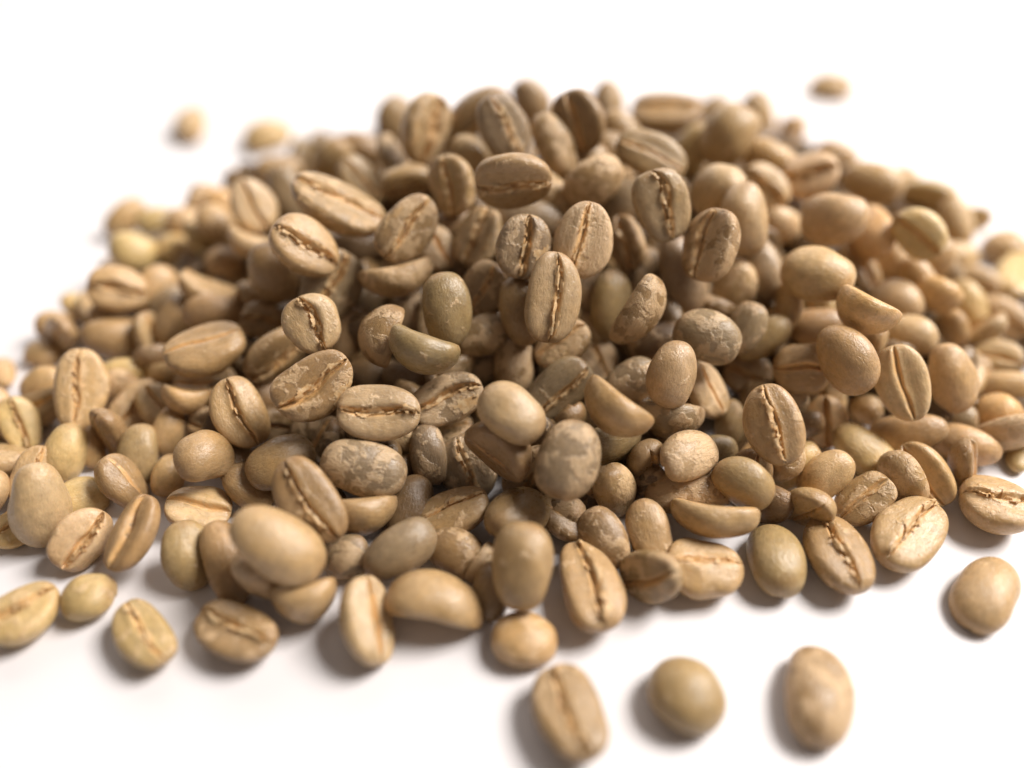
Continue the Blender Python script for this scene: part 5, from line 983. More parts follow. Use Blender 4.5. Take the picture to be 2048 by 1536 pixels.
  (-13.63,86.99,9.82,0.087,0.699,-0.436,-0.56,0.91),
  (73.08,104.97,3.74,0.266,-0.547,0.257,0.751,0.88),
  (-27.93,121.71,2.84,0.12,0.24,-0.599,-0.754,0.9),
  (18.31,126.68,11.46,0.695,-0.076,0.268,0.663,1.02),
  (-13.04,124.9,3.48,0.401,-0.054,-0.528,0.747,1.06),
  (25.37,166.83,2.78,0.287,-0.179,0.086,-0.937,0.89),
  (12.99,76.5,2.64,0.623,0.022,0.267,0.735,0.9),
  (30.16,146.1,4.32,0.329,-0.57,-0.123,0.743,1.05),
  (-19.89,130.81,10.25,0.381,-0.102,-0.088,0.915,0.9),
  (-16.29,139.98,2.93,0.327,-0.182,-0.612,0.696,0.88),
  (5.6,97.16,16.27,0.607,-0.12,-0.065,0.783,1.08),
  (-34.07,77.84,4.06,0.306,0.17,-0.64,0.685,0.96),
  (-14.34,114.74,3.18,0.316,-0.029,0.43,-0.845,1.05),
  (3.05,121.88,3.96,0.558,-0.288,0.462,-0.626,1.05),
  (-20.78,124.35,3.87,0.517,-0.358,-0.483,0.609,1.01),
  (49.61,159.98,2.7,0.052,-0.107,-0.08,-0.99,1),
  (-33.66,115.32,10.16,0.397,-0.363,0.035,0.842,0.88),
  (-43.21,109.94,3.87,0.298,-0.224,-0.634,0.678,0.94),
  (-37.9,98.4,3.8,0.369,0.458,0.375,-0.717,0.88),
  (19.14,78.98,8.48,0.413,0.056,-0.362,0.834,0.91),
  (-43.01,121.19,4.38,0.166,-0.086,0.393,0.9,0.94),
  (-52.96,113.48,3.05,0.626,-0.046,0.422,0.654,0.9),
  (2.28,82.83,5.01,0.007,0.689,-0.066,0.721,1.02),
  (15.62,140.62,10.54,0.55,-0.293,-0.551,0.555,1.03),
  (31.29,123.15,6.05,0.131,-0.384,0.462,0.789,0.88),
  (-10.19,78.4,3.98,0.13,0.283,0.099,-0.945,0.91),
  (-1.52,139.2,6.39,0.666,-0.23,0.363,-0.609,1.02),
  (-31.79,137.89,3.72,0.494,0.319,-0.391,-0.708,0.92),
  (12.53,101.85,5.09,0.229,0.026,-0.016,0.973,0.97),
  (-63.34,115.13,2.64,0.522,-0.205,0.037,-0.827,0.94),
  (64.45,144.12,3.44,0.005,-0.327,0.161,-0.931,0.95),
  (-1,77.96,4.5,0.375,0.498,-0.211,0.753,0.89),
  (34.9,101.17,3.43,0.563,0.251,-0.166,0.77,1.01),
  (-36.81,145.01,3.53,0.049,-0.322,0.251,0.912,0.93),
  (-13.68,100.85,8.37,0.097,0.311,-0.235,0.916,0.92),
  (-49.32,132.7,2.75,0.244,0.167,-0.666,-0.685,0.89),
  (-22.76,93.88,7.81,0.367,0.267,-0.383,0.805,0.97),
  (-3.91,104.74,9.6,0.24,0.159,0.636,-0.716,1.01),
  (-46.56,139.29,3.16,0.08,-0.172,-0.248,-0.95,0.96),
  (28.19,81.02,8.94,0.476,0.382,-0.258,0.749,0.91),
  (-59.48,118.09,2.93,0.232,0.217,0.145,0.937,0.93),
  (7.58,86.13,6.06,0.165,0.229,0.312,0.907,0.89),
  (7.98,95.29,11.11,0.65,0.203,0.506,-0.531,1),
  (63.93,143.49,2.94,0.306,0.1,0.263,-0.909,1.01),
  (-48.97,127.55,2.93,0.513,-0.132,0.534,-0.659,0.89),
  (-16.49,127.15,7.65,0.316,-0.386,0.251,-0.83,0.95),
  (39.38,80.55,3.18,0.483,-0.242,0.031,-0.841,0.99),
  (33.94,85.72,3.21,0.257,0.597,0.468,0.599,0.92),
  (56.63,81.52,4.45,0.412,-0.377,-0.338,-0.758,1),
  (4.29,108.31,5.84,0.327,-0.158,-0.084,0.928,1.02),
  (9.01,74.31,5.49,0.057,0.099,0.584,-0.803,0.97),
  (39.87,74.76,4.18,0.072,0.516,0.205,-0.829,0.88),
  (-9.74,136.7,9.72,0.191,-0.428,-0.305,-0.829,1.03),
  (-49.38,107.42,3.99,0.053,0.37,0.068,0.925,0.93),
  (52.42,104.87,8.19,0.14,-0.263,0.035,0.954,0.98),
  (-12.21,120.68,8.02,0.534,0.438,-0.014,-0.723,0.91),
  (23.68,87.68,11.08,0.555,0.316,0.475,0.606,1.08),
  (22.35,149.67,2.95,0.562,0.122,-0.12,0.809,0.99),
  (-12.13,70.91,5.72,0.295,-0.432,-0.279,-0.805,1.07),
  (64.23,137.61,4.01,0.171,-0.375,-0.327,-0.85,1.06),
  (-41.89,149.01,3.67,0.4,-0.203,0.587,0.674,0.91),
  (-39.47,95.35,7.02,0.572,-0.281,0.49,0.595,0.93),
  (45.15,117.22,4.7,0.33,-0.149,0.319,-0.876,0.89),
  (0.69,100.47,4.07,0.097,0.385,0.241,-0.886,1),
  (28.56,140.16,3.49,0.463,-0.154,0.135,-0.862,0.94),
  (-57.85,124.47,4.14,0.521,-0.453,0.464,0.555,0.94),
  (42.75,95.3,6.41,0.646,0.177,-0.256,0.697,0.88),
  (53.87,77.45,4.05,0.539,-0.325,-0.322,-0.707,0.98),
  (34.89,124.3,5.96,0.26,0.589,-0.189,-0.742,0.98),
  (20.94,122.73,2.89,0.183,-0.124,0.213,0.952,0.95),
  (-6.27,144.8,8.35,0.043,0.571,0.036,-0.819,0.88),
  (-2.08,89.65,2.54,0.427,-0.038,0.22,-0.876,0.89),
  (18.76,111.84,16.91,0.409,0.431,-0.26,0.761,0.96),
  (18.38,75.47,4.23,0.04,0.152,0.185,-0.97,0.88),
  (-30.03,113.1,6.06,0.375,0.518,-0.504,0.58,0.9),
  (-7.29,99.47,9.28,0.317,0.601,-0.464,-0.569,0.92),
  (21.74,141.11,7.5,0.629,-0.024,0.549,-0.551,0.94),
  (31.04,100.51,5.67,0.047,0.235,-0.216,-0.947,0.96),
  (59.41,102.72,6.42,0.382,0.184,-0.303,0.854,0.96),
  (53.96,137.25,4.3,0.063,0.328,-0.509,0.793,1.07),
  (58.47,95.38,3.94,0.475,0.028,-0.558,-0.68,1.05),
  (35.07,100.57,3.57,0.523,-0.401,0.439,-0.611,0.91),
  (46.53,107.18,4.28,0.052,0.474,0.529,-0.702,0.92),
  (-16.76,117.69,7.64,0.397,0.498,-0.111,-0.763,1.04),
  (32.52,133.87,2.87,0.354,0.049,0.084,-0.93,0.88),
  (-13.95,93.14,3.63,0.38,-0.536,-0.076,0.75,0.92),
  (14.29,86.84,11.18,0.264,0.168,0.51,0.801,1.01),
  (-0.63,109.96,17.94,0.561,0.171,-0.122,0.801,1.04),
  (8.95,148.8,4.73,0.131,0.455,-0.581,0.662,0.99),
  (-5.39,88.54,12.39,0.647,0.076,0.409,0.638,0.9),
  (27.55,75.44,3.03,0.36,0.368,0.346,0.784,0.9),
  (27.31,96.86,5.46,0.1,-0.215,0.117,0.964,0.96),
  (63.47,95.4,3.98,0.29,0.54,0.138,0.778,0.96),
  (-44,103.63,2.9,0.64,0.125,-0.181,-0.736,0.92),
  (7.57,61.88,3.88,0.368,-0.461,-0.238,-0.772,0.95),
  (7.02,123.4,3.91,0.43,-0.374,0.221,0.792,0.91),
  (25.41,136.94,7.77,0.144,0.462,0.016,0.875,0.96),
  (-9.37,141.69,3.4,0.482,0.092,0.228,0.841,1.05),
  (68.06,103.62,4.03,0.102,-0.386,0.305,0.865,1.05),
  (43.81,107.47,11.01,0.593,-0.355,0.122,-0.713,0.98),
  (43.92,92.81,8.35,0.376,0.043,-0.391,-0.839,0.88),
  (-23.79,76.8,3.83,0.582,0.058,-0.525,-0.619,1),
  (52.02,107.96,3.27,0.41,-0.231,0.049,-0.881,1),
  (53.77,91.35,2.8,0.698,-0.09,0.149,0.695,0.95),
  (-3.01,127.05,7.03,0.637,0.012,-0.445,-0.63,0.92),
  (-3.54,133.89,3.88,0.104,-0.184,0.245,0.946,0.91),
  (-3.37,82.4,12.12,0.642,-0.017,0.332,-0.691,0.95),
  (5.21,81.25,11.72,0.194,-0.298,0.181,0.917,0.95),
  (3.71,64.76,2.96,0.15,-0.06,-0.482,-0.861,0.9),
  (29.92,124.62,8.38,0.105,0.141,-0.48,-0.86,1.07),
  (-25.27,140.81,3.24,0.646,-0.261,0.028,0.717,0.97),
  (-21.13,117.87,3.87,0.262,0.543,-0.479,-0.638,0.9),
  (-11.76,130.01,12.24,0.476,0.418,-0.37,0.68,1),
  (-17.72,144.89,5.05,0.404,0.477,-0.25,0.74,0.96),
  (-22.87,89.64,6.31,0.327,0.002,-0.542,0.774,0.9),
  (-11.74,135.91,4.14,0.175,0.276,-0.458,0.827,1.02),
  (-8.63,108.38,13.81,0.27,0.565,0.48,-0.615,1.03),
  (-50.24,126.34,4.35,0.059,-0.467,0.43,-0.77,1.09),
  (-32.51,116.07,3.03,0.304,0.285,0.444,0.794,0.94),
  (-7.78,127.09,13.75,0.218,0.529,0.38,-0.727,0.97),
  (25.94,113.35,11.52,0.53,0.144,-0.157,0.821,0.95),
  (-18.41,60.29,3.25,0.619,0.041,0.426,0.659,0.91),
  (-30.34,109.89,3.11,0.004,-0.188,-0.45,0.873,0.88),
  (-37.23,143.74,4,0.059,0.416,-0.146,-0.895,0.98),
  (-39.87,126.64,3.9,0.256,-0.375,0.04,0.89,1.02),
  (-47.33,90.68,2.86,0.4,-0.053,-0.219,0.888,0.95),
  (36.26,146.39,3.68,0.526,0.439,0.364,-0.631,0.9),
  (62.06,133.47,4.17,0.292,0.567,-0.182,0.749,0.9),
  (-26.32,125.63,4.48,0.087,0.625,0.164,0.758,0.93),
  (38.64,132.45,7.91,0.349,0.5,0.143,0.78,0.98),
  (-44.54,134.75,4.31,0.087,0.581,-0.122,-0.8,0.89),
  (-12.04,131.44,4.71,0.305,-0.101,0.462,0.826,0.92),
  (-9.53,93.67,8.27,0.145,0.542,-0.491,-0.666,0.95),
  (35.98,139.47,6.81,0.314,0.275,-0.396,0.818,0.88),
  (-3.59,145.71,3.99,0.333,0.253,0.396,-0.817,0.98),
  (8.11,127.71,3.37,0.153,-0.165,0.411,-0.884,0.99),
  (-12.98,69.57,5.51,0.061,-0.328,-0.48,0.811,1.04),
  (51.94,77.72,4.32,0.652,-0.255,-0.48,-0.528,1),
  (-7.91,99.57,14.74,0.174,-0.534,-0.551,-0.617,0.88),
  (55.58,143.03,3.59,0.132,0.327,0.033,-0.935,0.92),
  (-23.51,94.44,2.91,0.089,0.097,-0.321,-0.938,0.99),
  (-20.44,124.51,7.73,0.141,0.212,0.452,0.855,0.88),
  (-37.4,130.67,3.94,0.309,0.55,0.529,-0.567,0.95),
  (17.87,146.06,3.63,0.555,-0.39,0.059,0.732,0.97),
  (-22.76,128.83,8.07,0.642,-0.057,-0.525,0.556,0.88),
  (7.91,91.08,11.08,0.219,0.199,0.271,0.916,1.05),
  (57.35,84.21,4.41,0.376,-0.291,-0.618,-0.626,0.91),
  (54.14,122.74,2.83,0.545,0.156,0.447,0.692,0.88),
  (-55.4,127.92,3.57,0.364,-0.003,0.571,-0.736,1.03),
  (19.28,113.39,9.13,0.502,0.025,-0.143,-0.853,0.99),
  (-3.69,113.45,3.39,0.087,0.235,0.275,0.928,0.9),
  (76.72,123.6,3,0.562,0.212,0.518,0.61,0.93),
  (-2.32,114.37,5.22,0.562,-0.149,-0.024,-0.813,0.88),
  (38.63,112.38,4.53,0.682,0,0.409,-0.607,1.02),
  (14.34,120.38,11.22,0.4,0.555,-0.098,-0.723,1),
  (43.99,130.83,2.96,0.143,0.186,-0.289,-0.928,0.96),
  (48.67,84.08,4.18,0.025,0.493,0.189,0.849,0.96),
  (-35.25,136.8,2.47,0.571,-0.066,-0.078,-0.815,0.88),
  (-6.43,131.9,7.71,0.618,-0.036,-0.378,0.689,0.95),
  (3.48,107.47,3.08,0.484,-0.002,-0.324,-0.813,0.92),
  (-25.29,121.07,10.55,0.345,-0.347,0.088,0.868,1.02),
  (6.15,119.73,13.82,0.517,-0.046,0.206,0.83,0.94),
  (38.43,86.65,8.93,0.042,-0.253,0.394,-0.882,0.99),
  (11.6,107.38,10.11,0.613,-0.125,-0.537,0.566,1.02),
  (0.03,99.31,17.21,0.063,-0.477,0.065,0.874,0.88),
  (9.23,94.5,5.53,0.066,0.509,-0.002,-0.858,0.92),
  (-9.48,135.54,9.46,0.161,0.47,-0.383,0.779,0.97),
  (34.02,70.29,3.8,0.075,0.696,0.45,0.554,0.93),
  (-16.66,99.74,7.27,0.079,0.257,0.165,0.949,0.89),
  (-29.34,104.26,11.48,0.321,0.04,0.633,-0.704,0.93),
  (20.65,110.06,3.35,0.691,0.133,-0.214,-0.677,0.88),
  (-33.36,123.88,3.65,0.55,-0.44,0.145,-0.694,0.98),
  (-20.18,97.18,10.14,0.189,-0.29,-0.258,0.902,0.93),
  (4.12,140.78,8.79,0.007,0.281,0.512,0.811,0.96),
  (49.68,143.62,4.4,0.534,0.195,0.549,-0.613,1.07),
  (-5.95,108.51,3.29,0.662,-0.164,0.119,-0.722,1),
  (11.34,130.52,8.26,0.163,-0.2,-0.394,0.882,1.02),
  (13.81,131.59,12,0.115,-0.252,0.676,-0.683,0.94),
  (-31.49,99.15,6.7,0.438,0.485,-0.474,0.59,0.97),
  (38.64,108.53,11.53,0.141,-0.361,-0.092,0.917,0.94),
  (38.34,114.89,11.93,0.582,0.236,-0.126,0.768,0.93),
  (-52.06,99.52,3.42,0.072,0.525,-0.556,-0.64,0.89),
  (16.03,132.39,7.55,0.258,-0.043,-0.598,0.757,1.08),
  (8.4,112.14,3.74,0.207,-0.066,0.426,-0.879,0.89),
  (9.83,116.47,16.97,0.387,0.127,0.229,-0.884,0.94),
  (-43.47,120.25,3.25,0.023,-0.004,0.656,-0.754,0.94),
  (68.4,101.96,4.04,0.391,0.054,0.59,-0.704,1.03),
  (28.64,91.69,9.26,0.672,-0.199,0.495,-0.514,1.07),
  (0.44,118.35,17.26,0.187,0.302,-0.638,0.683,1.02),
  (4.2,127.4,10.05,0.38,0.574,0.273,0.672,1.07),
  (41.43,105.25,3.66,0.289,-0.358,0.39,0.797,0.91),
  (-9.14,103.93,11.45,0.211,0.138,0.114,-0.961,0.94),
  (39.61,142.04,2.89,0.672,-0.059,-0.198,0.711,1.07),
  (-9.31,74.56,8.25,0.545,-0.234,0.157,-0.79,0.91),
  (54.22,102.59,3.79,0.107,0.471,-0.026,-0.875,0.94),
  (-23.98,72.76,3.64,0.366,-0.321,-0.219,-0.846,1.03),
  (-29.02,115.62,9.7,0.485,-0.046,0.247,0.838,1.01),
  (-22.86,89.51,11.23,0.338,0.487,-0.26,-0.762,0.88),
  (-4.2,81.06,7.39,0.261,-0.382,0.254,0.849,0.98),
  (35.74,109.12,7.86,0.697,-0.071,0.132,0.701,0.92),
  (26.35,115.02,5.48,0.288,-0.646,-0.48,-0.52,0.88),
  (-19.13,124.42,3.63,0.255,-0.207,-0.388,-0.861,0.91),
  (1.52,105.82,11.28,0.091,-0.468,-0.593,0.649,1.04),
  (32.61,64.76,3.62,0.233,0.344,-0.269,-0.869,1.04),
  (-60.41,96.12,2.64,0.071,0.087,-0.009,0.994,0.99),
  (23.94,77.87,9.48,0.195,0.171,-0.071,-0.963,0.9),
  (15.41,97.6,8.24,0.246,-0.031,-0.563,-0.788,0.9),
  (-36.15,122.08,2.88,0.347,0.129,0.537,0.758,0.89),
  (48.05,79.42,4.29,0.149,-0.619,0.246,0.731,0.91),
  (-4.09,114.09,17.43,0.422,-0.385,0.46,-0.68,0.93),
  (42.85,119.33,5.79,0.476,-0.131,0.538,-0.683,0.89),
  (-15.64,75.25,3.67,0.035,0.31,-0.661,-0.683,0.95),
  (-51.71,89.5,4.01,0.39,0.576,-0.207,0.688,0.97),
  (20.72,109.18,8.05,0.167,0.283,0.64,-0.695,1.01),
  (-8.01,88.51,8.14,0.12,-0.019,0.645,0.754,0.88),
  (54.11,131.66,4.67,0.163,0.453,0.358,-0.8,1),
  (22.03,141.51,3.06,0.279,0.282,-0.208,-0.894,0.91),
  (29,128.02,6.32,0.203,-0.638,-0.069,-0.74,0.91),
  (50.55,99.05,3.39,0.566,-0.424,-0.045,0.706,0.97),
  (41.42,99.75,3.69,0.37,0.538,-0.298,-0.696,1.01),
  (-6.69,121.01,5.47,0.454,-0.047,-0.544,-0.704,1),
  (-19.68,80,7.58,0.391,0.17,-0.438,-0.791,0.89),
  (-15.58,115.39,11.83,0.384,-0.306,0.604,-0.627,1.03),
  (1.85,90.6,13.95,0.382,0.512,-0.141,0.756,1.05),
  (18.19,149.55,6.6,0.259,-0.392,-0.37,-0.801,1.04),
  (64.74,105.69,4.03,0.484,-0.303,0.371,0.732,0.89),
  (-35.04,89.63,5.98,0.445,-0.526,-0.217,0.691,0.99),
  (-10.57,118.08,15.28,0.151,-0.054,0.649,0.743,0.89),
  (16.78,135.02,3.26,0.076,-0.025,-0.315,-0.946,0.99),
  (60.18,138.14,4.14,0.196,0.648,-0.224,0.701,0.91),
  (9.87,64.93,3.27,0.177,-0.591,-0.507,0.602,0.89),
  (71.79,130.62,4.15,0.322,0.626,0.165,0.691,0.97),
  (0.58,135.92,10.93,0.218,0.392,0.533,-0.717,0.91),
  (-14.19,59.81,2.8,0.36,-0.153,0.487,-0.781,0.88),
  (1.6,75.67,4.03,0.012,0.542,-0.149,0.827,0.96),
  (-26.49,80.36,7.24,0.423,-0.528,0.379,-0.631,0.96),
  (29.33,116.68,4.82,0.439,0.283,-0.461,-0.717,0.94),
  (63.84,77.62,3.56,0.028,0.526,-0.501,-0.687,0.93),
  (-16.07,108.29,10.81,0.097,0.114,-0.083,0.985,0.99),
  (-33.56,110.72,7.54,0.499,-0.234,-0.554,0.624,0.88),
  (75.91,122.34,2.32,0.191,0.018,0.104,-0.976,0.88),
  (65.85,126.75,4.38,0.465,0.519,-0.405,0.592,0.97),
  (-17.12,61,4.57,0.36,0.368,0.501,-0.696,0.93),
  (-0.16,121.23,8.81,0.139,0.592,-0.172,-0.775,0.91),
  (-14.54,148.09,2.98,0.637,0.303,0.013,0.709,0.93),
  (56.22,149.68,4.03,0.127,-0.473,-0.147,0.859,0.91),
  (35.82,129.28,3.08,0.197,0.087,0.69,0.691,1.03),
  (48,126.92,7.31,0.224,-0.203,0.416,-0.857,1),
  (-34.79,126.27,6.94,0.518,-0.313,0.208,-0.768,0.99),
  (-42.64,135.92,3.32,0.236,-0.559,0.487,-0.629,0.94),
  (22.74,118.28,8.06,0.016,0.445,-0.365,0.817,0.94),
  (-34,91.96,2.79,0.107,0.225,-0.04,-0.968,0.9),
  (52.3,112.07,7.54,0.304,0.357,-0.375,0.799,1.03),
  (-25.34,113.48,3.26,0.341,-0.008,-0.57,-0.748,0.9),
  (-48.88,133.06,4.16,0.208,-0.612,0.423,0.635,0.89),
  (-26.39,105.99,3.31,0.149,0.486,-0.555,-0.658,0.93),
  (46.71,93.99,3.75,0.29,0.089,0.334,-0.893,0.98),
  (67.06,95.87,3.29,0.324,-0.339,0.579,-0.667,0.99),
  (46.63,137.86,5.14,0.401,-0.569,0.246,0.675,0.95),
  (54.8,117.96,3.72,0.221,0.348,0.628,-0.66,0.9),
  (-23.14,147.16,3.83,0.065,0.419,0.341,0.839,0.94),
  (42.94,88.19,3.64,0.55,-0.012,0.475,0.687,0.92),
  (-43.59,130.49,3.57,0.172,-0.242,0.314,0.902,1),
  (1.17,126.99,14.95,0.383,0.283,0.283,-0.832,0.92),
  (-14.77,82.16,3.32,0.052,-0.29,0.018,0.955,0.96),
  (-9.81,146.96,6.02,0.331,0.332,0.596,-0.652,1.01),
  (11.22,107.83,19.37,0.17,0.151,-0.56,0.796,0.95),
  (27.71,122.31,2.96,0.464,0.048,0.356,0.81,1.02),
  (10.25,99.76,13.54,0.273,-0.246,-0.647,0.668,0.89),
  (42.29,130.99,6.6,0.488,0.289,-0.031,-0.823,0.89),
  (0.37,124.17,8.8,0.628,-0.2,-0.196,-0.726,0.92),
  (31.96,80.45,5.63,0.562,0.351,0.525,-0.534,0.96),
  (23.98,93.4,13.99,0.579,-0.229,0.247,-0.743,0.9),
  (8.2,118.82,8.63,0.251,0.606,-0.288,0.698,0.89),
  (-9.08,122.76,10.39,0.585,0.278,0.019,-0.762,0.92),
  (2.69,85.08,12.49,0.377,-0.539,0.505,-0.559,0.98),
  (9.28,138.44,9.3,0.304,0.501,-0.533,0.61,0.97),
  (-22.87,135.16,3.21,0.415,0.266,-0.489,-0.719,0.92),
  (-31.45,88.16,3.52,0.429,-0.466,-0.097,0.768,0.89),
  (10.39,104.92,15.78,0.175,-0.532,0.303,0.771,1),
  (64.41,121.56,3.34,0.168,-0.25,0.551,0.778,0.88),
  (46.8,102.68,6.47,0.158,0.338,0.629,-0.682,0.88),
  (-15.42,74.01,4.03,0.416,0.4,0.256,-0.776,0.9),
  (27.97,100.35,8.74,0.337,0.035,0.522,0.783,1.01),
  (-1.34,84.63,3.48,0.551,0.422,-0.33,-0.64,1.06),
  (-39.24,72.47,3.52,0.317,0.269,-0.394,0.82,0.96),
  (26.17,80.23,4.46,0.314,0.117,-0.418,0.844,0.9),
  (23.36,130.2,2.74,0.419,0.075,0.178,0.887,0.99),
  (-18.13,136.79,4.43,0.055,-0.152,0.402,-0.901,0.9),
  (-26.93,96.27,7.95,0.344,-0.339,0.576,-0.659,0.91),
  (4.62,131.4,2.97,0.386,-0.487,0.53,-0.577,0.92),
  (39.14,103.68,9.96,0.062,-0.45,0.46,0.763,0.89),
  (7.37,100.13,6.1,0.435,-0.41,0.024,0.801,0.93),
  (26.93,119.98,13.95,0.096,0.326,0.541,-0.769,0.99),
  (7.9,118.81,9.78,0.077,-0.306,0.351,-0.882,0.92),
  (-41.41,101.63,5.92,0.417,0.283,-0.592,-0.629,0.89),
  (-23.92,120.54,4.48,0.151,-0.67,0.25,0.683,1),
  (-35.65,149.99,3.72,0.228,-0.142,-0.439,-0.857,1.09),
  (-12.91,105.95,13.36,0.589,0.227,-0.439,-0.639,0.95),
  (-11.63,98.78,13.54,0.216,0.483,-0.086,0.844,0.88),
  (44.24,145.7,3.15,0.511,0.371,-0.035,0.775,0.92),
  (-0.87,125.07,3.66,0.113,-0.457,-0.425,0.773,0.91),
  (-33.07,108.09,3.29,0.453,0.035,0.578,0.678,0.93),
  (-8.23,123.83,4.97,0.154,0.597,0.122,0.778,0.93),
  (5.61,114.86,11.46,0.292,-0.608,0.359,0.645,0.95),
  (1.98,100.89,9.98,0.405,-0.301,-0.386,-0.772,0.89),
  (11.34,97.97,2.85,0.54,0.244,0.149,0.792,0.97),
  (6.99,109.74,14.91,0.285,-0.523,-0.236,0.768,0.98),
  (62.78,81.25,4.08,0.45,-0.353,-0.398,-0.717,0.92),
  (19.06,118.8,12.45,0.467,0.528,-0.376,-0.601,0.97),
  (11.07,76.21,2.55,0.029,-0.098,0.155,0.983,0.92),
  (-46.35,96.65,4.35,0.16,0.482,-0.396,0.765,0.91),
  (-23.96,137.21,7.23,0.279,-0.473,-0.49,0.677,0.9),
  (2.1,106.45,7.37,0.438,-0.039,0.344,0.83,0.98),
  (-38.51,139.77,3.05,0.06,-0.153,0.683,0.711,0.9),
  (-54.16,131.91,4.03,0.558,0.38,0.489,-0.552,0.95),
  (-47.18,102.18,4.88,0.54,0.155,0.457,-0.69,0.92),
  (16.85,126.27,11.39,0.316,-0.095,0.605,-0.724,0.95),
  (55.17,115.82,2.84,0.011,-0.228,0.214,0.95,0.88),
  (1.95,100.65,3.44,0.327,-0.242,-0.283,-0.869,0.89),
  (13.72,96.82,2.59,0.363,-0.029,0.059,-0.929,0.98),
  (18.61,91.48,3.07,0.326,-0.15,-0.55,0.755,0.96),
  (16.51,95.94,11.75,0.096,-0.397,0.457,-0.79,0.92),
  (0.7,102.28,19.7,0.447,-0.113,0.187,-0.867,0.93),
  (-19.43,104.83,4.37,0.462,-0.497,0.519,0.52,0.9),
  (-3.53,66.82,3.47,0.657,-0.218,0.316,0.649,0.95),
  (-11.97,111.79,3.93,0.023,0.165,-0.389,-0.906,1.05),
  (23.32,76.38,3.9,0.294,0.506,-0.46,0.668,0.9),
  (9.24,100.67,12.93,0.352,0.042,-0.521,-0.776,0.89),
  (21.82,100.31,5.46,0.492,0.284,-0.046,0.821,0.92),
  (35.77,116.84,3.9,0.375,0.147,0.588,-0.701,1),
  (61.42,146.04,3.83,0.039,0.5,-0.6,0.623,0.91),
  (-7.25,79.42,9.3,0.025,-0.389,0.045,0.92,0.96),
  (-22.03,90.54,3.6,0.414,-0.011,0.28,-0.866,0.93),
  (-38.55,100.16,3.31,0.467,-0.468,-0.397,0.636,0.97),
  (2.48,92.17,4.23,0.059,0.18,0.329,0.925,1.02),
  (-20.4,81.36,2.7,0.222,0.022,0.435,0.872,0.92),
  (11.23,116.81,6.35,0.091,0.623,-0.138,0.765,0.98),
  (59.58,122.05,3.52,0.251,0.547,-0.261,-0.755,0.88),
  (60.59,129.23,3.48,0.408,-0.219,-0.456,-0.76,0.94),
  (-1.01,84.69,9.93,0.076,0.057,0.124,-0.988,0.88),
  (50.65,81.1,4.17,0.419,0.464,0.295,-0.722,0.9),
  (-18,65.23,3.95,0.003,-0.516,0.26,-0.816,0.93),
  (36.33,86.36,3.2,0.449,-0.039,-0.467,0.761,0.95),
  (63.75,143.43,3.3,0.637,0.102,0.499,-0.579,0.88),
  (-27.28,61,2.72,0.285,-0.027,0.179,0.941,0.93),
  (49.25,102.38,5.59,0.606,-0.346,0.302,-0.649,0.98),
  (-52.1,136.17,3.96,0.377,-0.477,-0.378,-0.698,0.91),
  (11.3,83.61,4.07,0.016,0.629,0.451,0.633,0.88),
  (34.6,132.08,6.72,0.5,-0.206,-0.481,0.691,0.93),
  (46.65,103.55,8.29,0.148,-0.09,-0.608,0.775,0.9),
  (14.56,112.32,12.8,0.071,0.593,0.531,0.601,1.02),
  (43.61,84.22,3.22,0.036,-0.291,-0.15,-0.944,0.88),
  (-8.69,128.46,3.68,0.017,0.077,0.582,0.81,0.92),
  (-26.57,82.97,3.59,0.358,0.531,0.255,0.724,0.88),
  (-31.77,83.64,3,0.294,0.288,-0.618,-0.67,0.9),
  (-16.97,89.82,8.1,0.084,0.288,0.281,0.912,0.93),
  (-41.31,142.8,2.74,0.64,-0.291,-0.434,0.564,0.88),
  (21.14,71.1,3.08,0.53,-0.151,-0.074,0.832,1.02),
  (-44.76,81.41,4.65,0.117,0.661,0.055,0.739,0.93),
  (-17.44,97.86,3.76,0.121,0.4,-0.3,0.858,0.89),
  (-20.45,116.92,3.77,0.513,0.198,0.368,-0.749,0.93),
  (59.84,89.56,4.34,0.132,-0.661,-0.463,-0.575,0.92),
  (71.42,124.13,3.71,0.338,-0.583,0.206,-0.71,0.88),
  (12.1,111.12,6.59,0.424,0.083,-0.524,0.734,0.91),
  (-15.2,104.45,7.3,0.491,0.024,-0.294,0.82,0.96),
  (13.07,144.03,8.87,0.563,0.167,-0.35,0.729,0.9),
  (25.47,109.27,6.54,0.021,0.029,0.117,0.992,0.88),
  (72.42,110.69,4.51,0.008,0.616,-0.343,-0.709,0.97),
  (-32.58,96.23,5.69,0.325,-0.312,-0.608,-0.653,0.88),
  (38.17,136.22,3.42,0.344,0.095,0.458,0.814,0.94),
  (-7.16,112.59,9.78,0.305,-0.223,-0.539,0.753,0.96),
]

